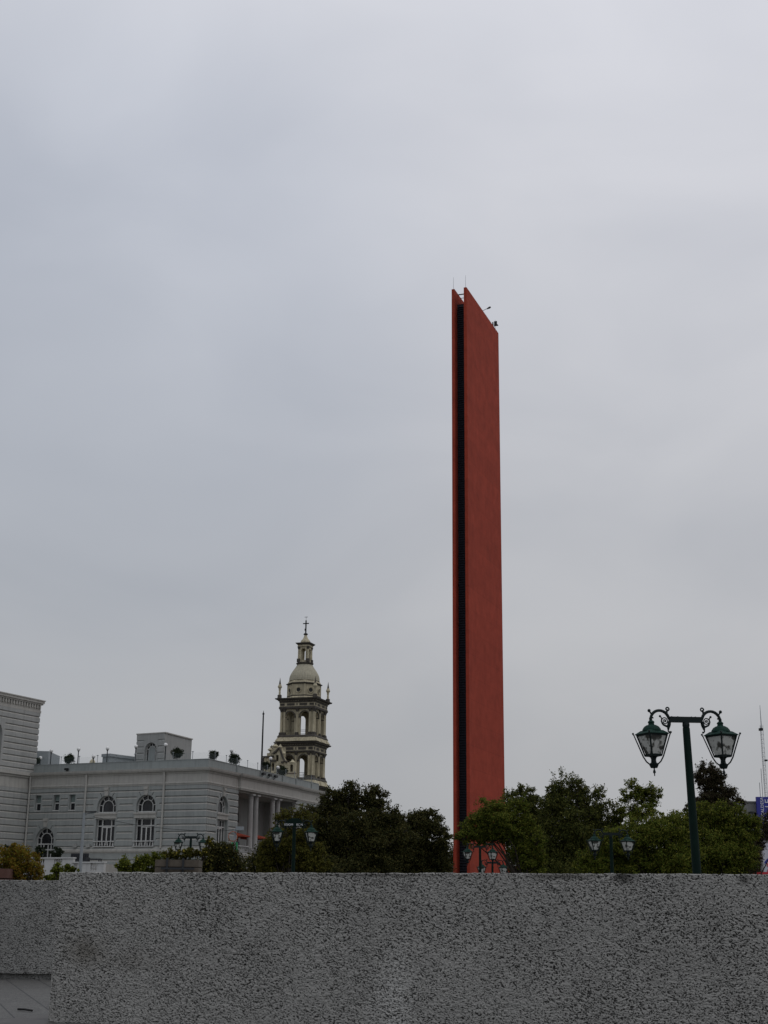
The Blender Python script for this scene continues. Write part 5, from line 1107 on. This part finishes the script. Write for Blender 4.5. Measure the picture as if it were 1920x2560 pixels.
# ------------------------------------------------------------------ trees
def tree(label, blobs, Y, n, size, mk, seed, trunk=(None, .22), sprigs=14, name='tree', group='trees of the plaza', depth=.9, aspect=.45, clump=.16):
    rg = np.random.default_rng(seed); gz = ground_z(Y); k = Y / FPX
    cu = trunk[0] if trunk[0] is not None else sum(b[0] for b in blobs) / len(blobs)
    x0 = atY(cu, 2180, Y).x; t = thing(name, label, 'tree', (x0, Y, gz), 0, group)
    tk = MB(); allp = []; tot = sum(b[2] * b[3] * (b[4] if len(b) > 4 else 1) for b in blobs)
    zmin = min(atY(b[0], b[1] + b[3] * .3, Y).z - gz for b in blobs); fork = max(.8, zmin * .55)
    tk.tube([(0, 0, -.2), (.05, .02, fork * .5), (0, 0, fork)], [trunk[1] * 1.3, trunk[1], trunk[1] * .85], 8)
    parts_ = []
    for b in blobs:
        w0 = b[4] if len(b) > 4 else 1
        if b[2] < 28: parts_.append((*b[:4], w0)); continue
        parts_.append((b[0], b[1] + b[3] * .12, b[2] * .68, b[3] * .68, w0))
        for q in range(6):
            a = 2 * math.pi * (q + rg.uniform(-.35, .35)) / 6; f = rg.uniform(.5, .72); g_ = rg.uniform(.30, .50); parts_.append((b[0] + b[2] * f * math.cos(a), b[1] - b[3] * f * math.sin(a), b[2] * g_, b[3] * g_ * 1.05, w0 * rg.uniform(.6, 1.2)))
    tot = sum(b[2] * b[3] * b[4] for b in parts_); sprigs = max(3, int(sprigs / 4))
    for bi, b in enumerate(parts_):
        u, v, ru, rv = b[:4]; wgt = b[4] if len(b) > 4 else 1
        dy = rg.uniform(-1, 1) * ru * k * .9
        c = atY(u, v, Y + dy); c = np.array([c.x - x0, dy, c.z - gz]); r = np.array([ru * k, ru * k * depth, rv * k])
        nn = int(n * ru * rv * wgt / tot); kc = max(18, int(nn / 70))
        d = rg.normal(size=(kc, 3)); d /= np.linalg.norm(d, axis=1, keepdims=True); cl = c + d * r * (rg.random((kc, 1)) ** .38) * np.clip(rg.normal(1.0, .16, (kc, 1)), .6, 1.4)
        pw = rg.exponential(1, kc) + .25; idx = rg.choice(kc, nn, p=pw / pw.sum()); s_ = r.mean() * clump * rg.uniform(.6, 1.4, (kc, 1)); pts = cl[idx] + rg.normal(size=(nn, 3)) * s_[idx] * np.array([1.1, 1.1, .75]); allp.append(pts)
        mid = c * .55 + np.array([rg.normal() * .3, rg.normal() * .3, fork * .45])
        if bi % 3 == 0: tk.tube([(0, 0, fork * .9), tuple(mid), tuple(c)], [trunk[1] * .4, trunk[1] * .22, trunk[1] * .10], 6)
        for q in cl[:6]: m2 = c * .5 + q * .5 + rg.normal(size=3) * .12; tk.tube([tuple(c), tuple(m2), tuple(q)], [trunk[1] * .16, trunk[1] * .09, .012], 5)
        # loose sprigs reaching beyond the crown
        ns = int(sprigs * (1 if c[2] > zmin * 1.15 else .4))
        for q in range(ns):
            a = rg.uniform(0, 2 * math.pi); el = rg.uniform(.15, 1.35); dr = np.array([math.cos(a) * math.cos(el), math.sin(a) * math.cos(el), math.sin(el)])
            p0 = c + dr * r * .75; p1 = c + dr * r * rg.uniform(1.08, 1.42) + np.array([0, 0, .15]); tk.tube([tuple(p0), tuple((p0 + p1) / 2 + rg.normal(size=3) * .05), tuple(p1)], [.03, .018, .008], 4)
            m_ = 30; f = rg.random((m_, 1)) ** .8; allp.append(p0 + (p1 - p0) * f + rg.normal(size=(m_, 3)) * size * 1.2)
    P = np.vstack(allp); P = P[P[:, 2] > .15]
    leaf_obj('crown', mkleaf(P, size, rg, aspect), LM[mk], t); tk.build('trunk', M['bark'], t, fix=False)
    return t
tree('wispy olive tree screening the loggia columns', [(712, 2095, 50, 34, .8), (672, 2140, 30, 42, .8), (740, 2120, 55, 60), (712, 2050, 30, 16, .16), (700, 2168, 65, 40), (755, 2050, 34, 26, .3), (775, 2150, 60, 50)], 84, 42000, .080, 'olive', 21, (720, .16), sprigs=8)
tree('broad dark tree rising highest between the cathedral and the red tower', [(872, 1996, 30, 30, .30), (930, 2004, 40, 30, .34), (806, 2062, 55, 45), (880, 2055, 80, 55), (955, 2060, 60, 48), (840, 2125, 95, 65), (930, 2130, 95, 65), (828, 2004, 34, 26, .3), (985, 2095, 48, 50), (860, 2170, 120, 40)], 95, 95000, .095, 'dark', 22, (880, .28), sprigs=34)
tree('lower dark tree touching the edge of the red tower', [(1075, 2055, 30, 24, .35), (1040, 2085, 50, 42), (1098, 2100, 26, 45), (1020, 2135, 70, 55), (1085, 2150, 38, 50), (1045, 2060, 30, 24, .35), (1030, 2175, 90, 36)], 101, 50000, .095, 'dark', 23, (1050, .22), sprigs=30)
tree('bright green tree spreading in front of the red tower', [(1240, 2042, 60, 44), (1185, 2078, 40, 36, .8), (1290, 2055, 50, 52), (1245, 2085, 75, 28), (1315, 2105, 48, 50), (1160, 2100, 20, 30, .6), (1295, 2140, 24, 36, .6), (1330, 2160, 40, 40)], 108, 52000, .095, 'green', 24, (1310, .25), sprigs=14)
tree('deep green tree behind the bright one, at the red tower edge', [(1305, 2000, 42, 32, .55), (1275, 2010, 22, 30, .5), (1350, 2030, 50, 45), (1330, 2080, 60, 60), (1340, 2150, 50, 50)], 120, 42000, .10, 'deep', 25, (1335, .22), sprigs=24)
tree('tallest green tree in the mass past the red tower', [(1405, 1962, 26, 30, .35), (1440, 1980, 36, 30, .5), (1390, 2006, 40, 38, .8), (1480, 2015, 45, 42, .6), (1430, 2045, 80, 50), (1515, 2055, 48, 45), (1400, 2110, 95, 65), (1490, 2120, 80, 65), (1440, 2170, 120, 40)], 114, 95000, .10, 'deep', 26, (1440, .3), sprigs=30)
tree('thin open tree with sky showing through its leaves', [(1582, 1982, 28, 26, .30), (1624, 1992, 34, 28, .5), (1566, 2015, 26, 30, .2), (1605, 2030, 44, 26, .6)], 112, 7000, .10, 'green', 27, (1600, .14), sprigs=18, clump=.16)
tree('bronze leaved tree topping the others behind the nearest lamp post', [(1765, 1942, 30, 34, .7), (1790, 1978, 42, 40), (1775, 2020, 55, 40), (1828, 2005, 30, 26, .5)], 122, 30000, .10, 'brown', 28, (1780, .24), sprigs=20)
tree('low bright tree behind the second right hand lamp post', [(1590, 2085, 75, 36), (1665, 2070, 60, 42), (1540, 2110, 55, 36), (1620, 2130, 95, 50), (1560, 2165, 80, 36), (1690, 2150, 70, 50), (1480, 2165, 50, 34)], 88, 75000, .085, 'green', 29, (1620, .22), sprigs=18)
tree('spreading green tree between the nearest lamp post and the grey building', [(1760, 2050, 60, 38, .8), (1820, 2045, 48, 38, .7), (1862, 2080, 42, 40, .7), (1770, 2110, 80, 55), (1845, 2130, 55, 50), (1740, 2165, 75, 45), (1820, 2172, 65, 38), (1700, 2080, 45, 45), (1888, 2065, 22, 20, .3)], 98, 80000, .09, 'green', 30, (1790, .26), sprigs=24)
tree('dusky tree overhanging the white billboard', [(1912, 2075, 26, 24, .8), (1885, 2105, 30, 28, .8), (1930, 2060, 30, 30, .8), (1876, 2140, 24, 40, .8)], 104, 11000, .09, 'brown', 31, (1880, .14), sprigs=6)
for u, Y, l in ((1108, 158, 'dark hedge clump partly behind the near edge of the red tower'), (1310, 160, 'dark hedge clump behind the low red sloping wall'), (690, 112, 'dark hedge clump under the wispy olive tree'), (800, 113, 'dark hedge clump under the broad dark tree, nearer the cathedral'), (920, 112, 'dark hedge clump under the broad dark tree, nearer the red tower'), (1050, 114, 'dark hedge clump at the near side of the red tower foot'),
                (1350, 128, 'dark hedge clump just past the red tower foot'), (1470, 127, 'dark hedge clump behind the tallest green tree'), (1590, 128, 'dark hedge clump behind the low bright tree'), (1720, 127, 'dark hedge clump behind the nearest lamp post'), (1830, 128, 'dark hedge clump before the grey building')):
    bush('hedge_clump', l, 'hedge', [(u, 2150, 75, 42), (u, 2185, 80, 26)], Y, 9000, .13, 'dark', u, group='dark hedge under the trees', stems=4)
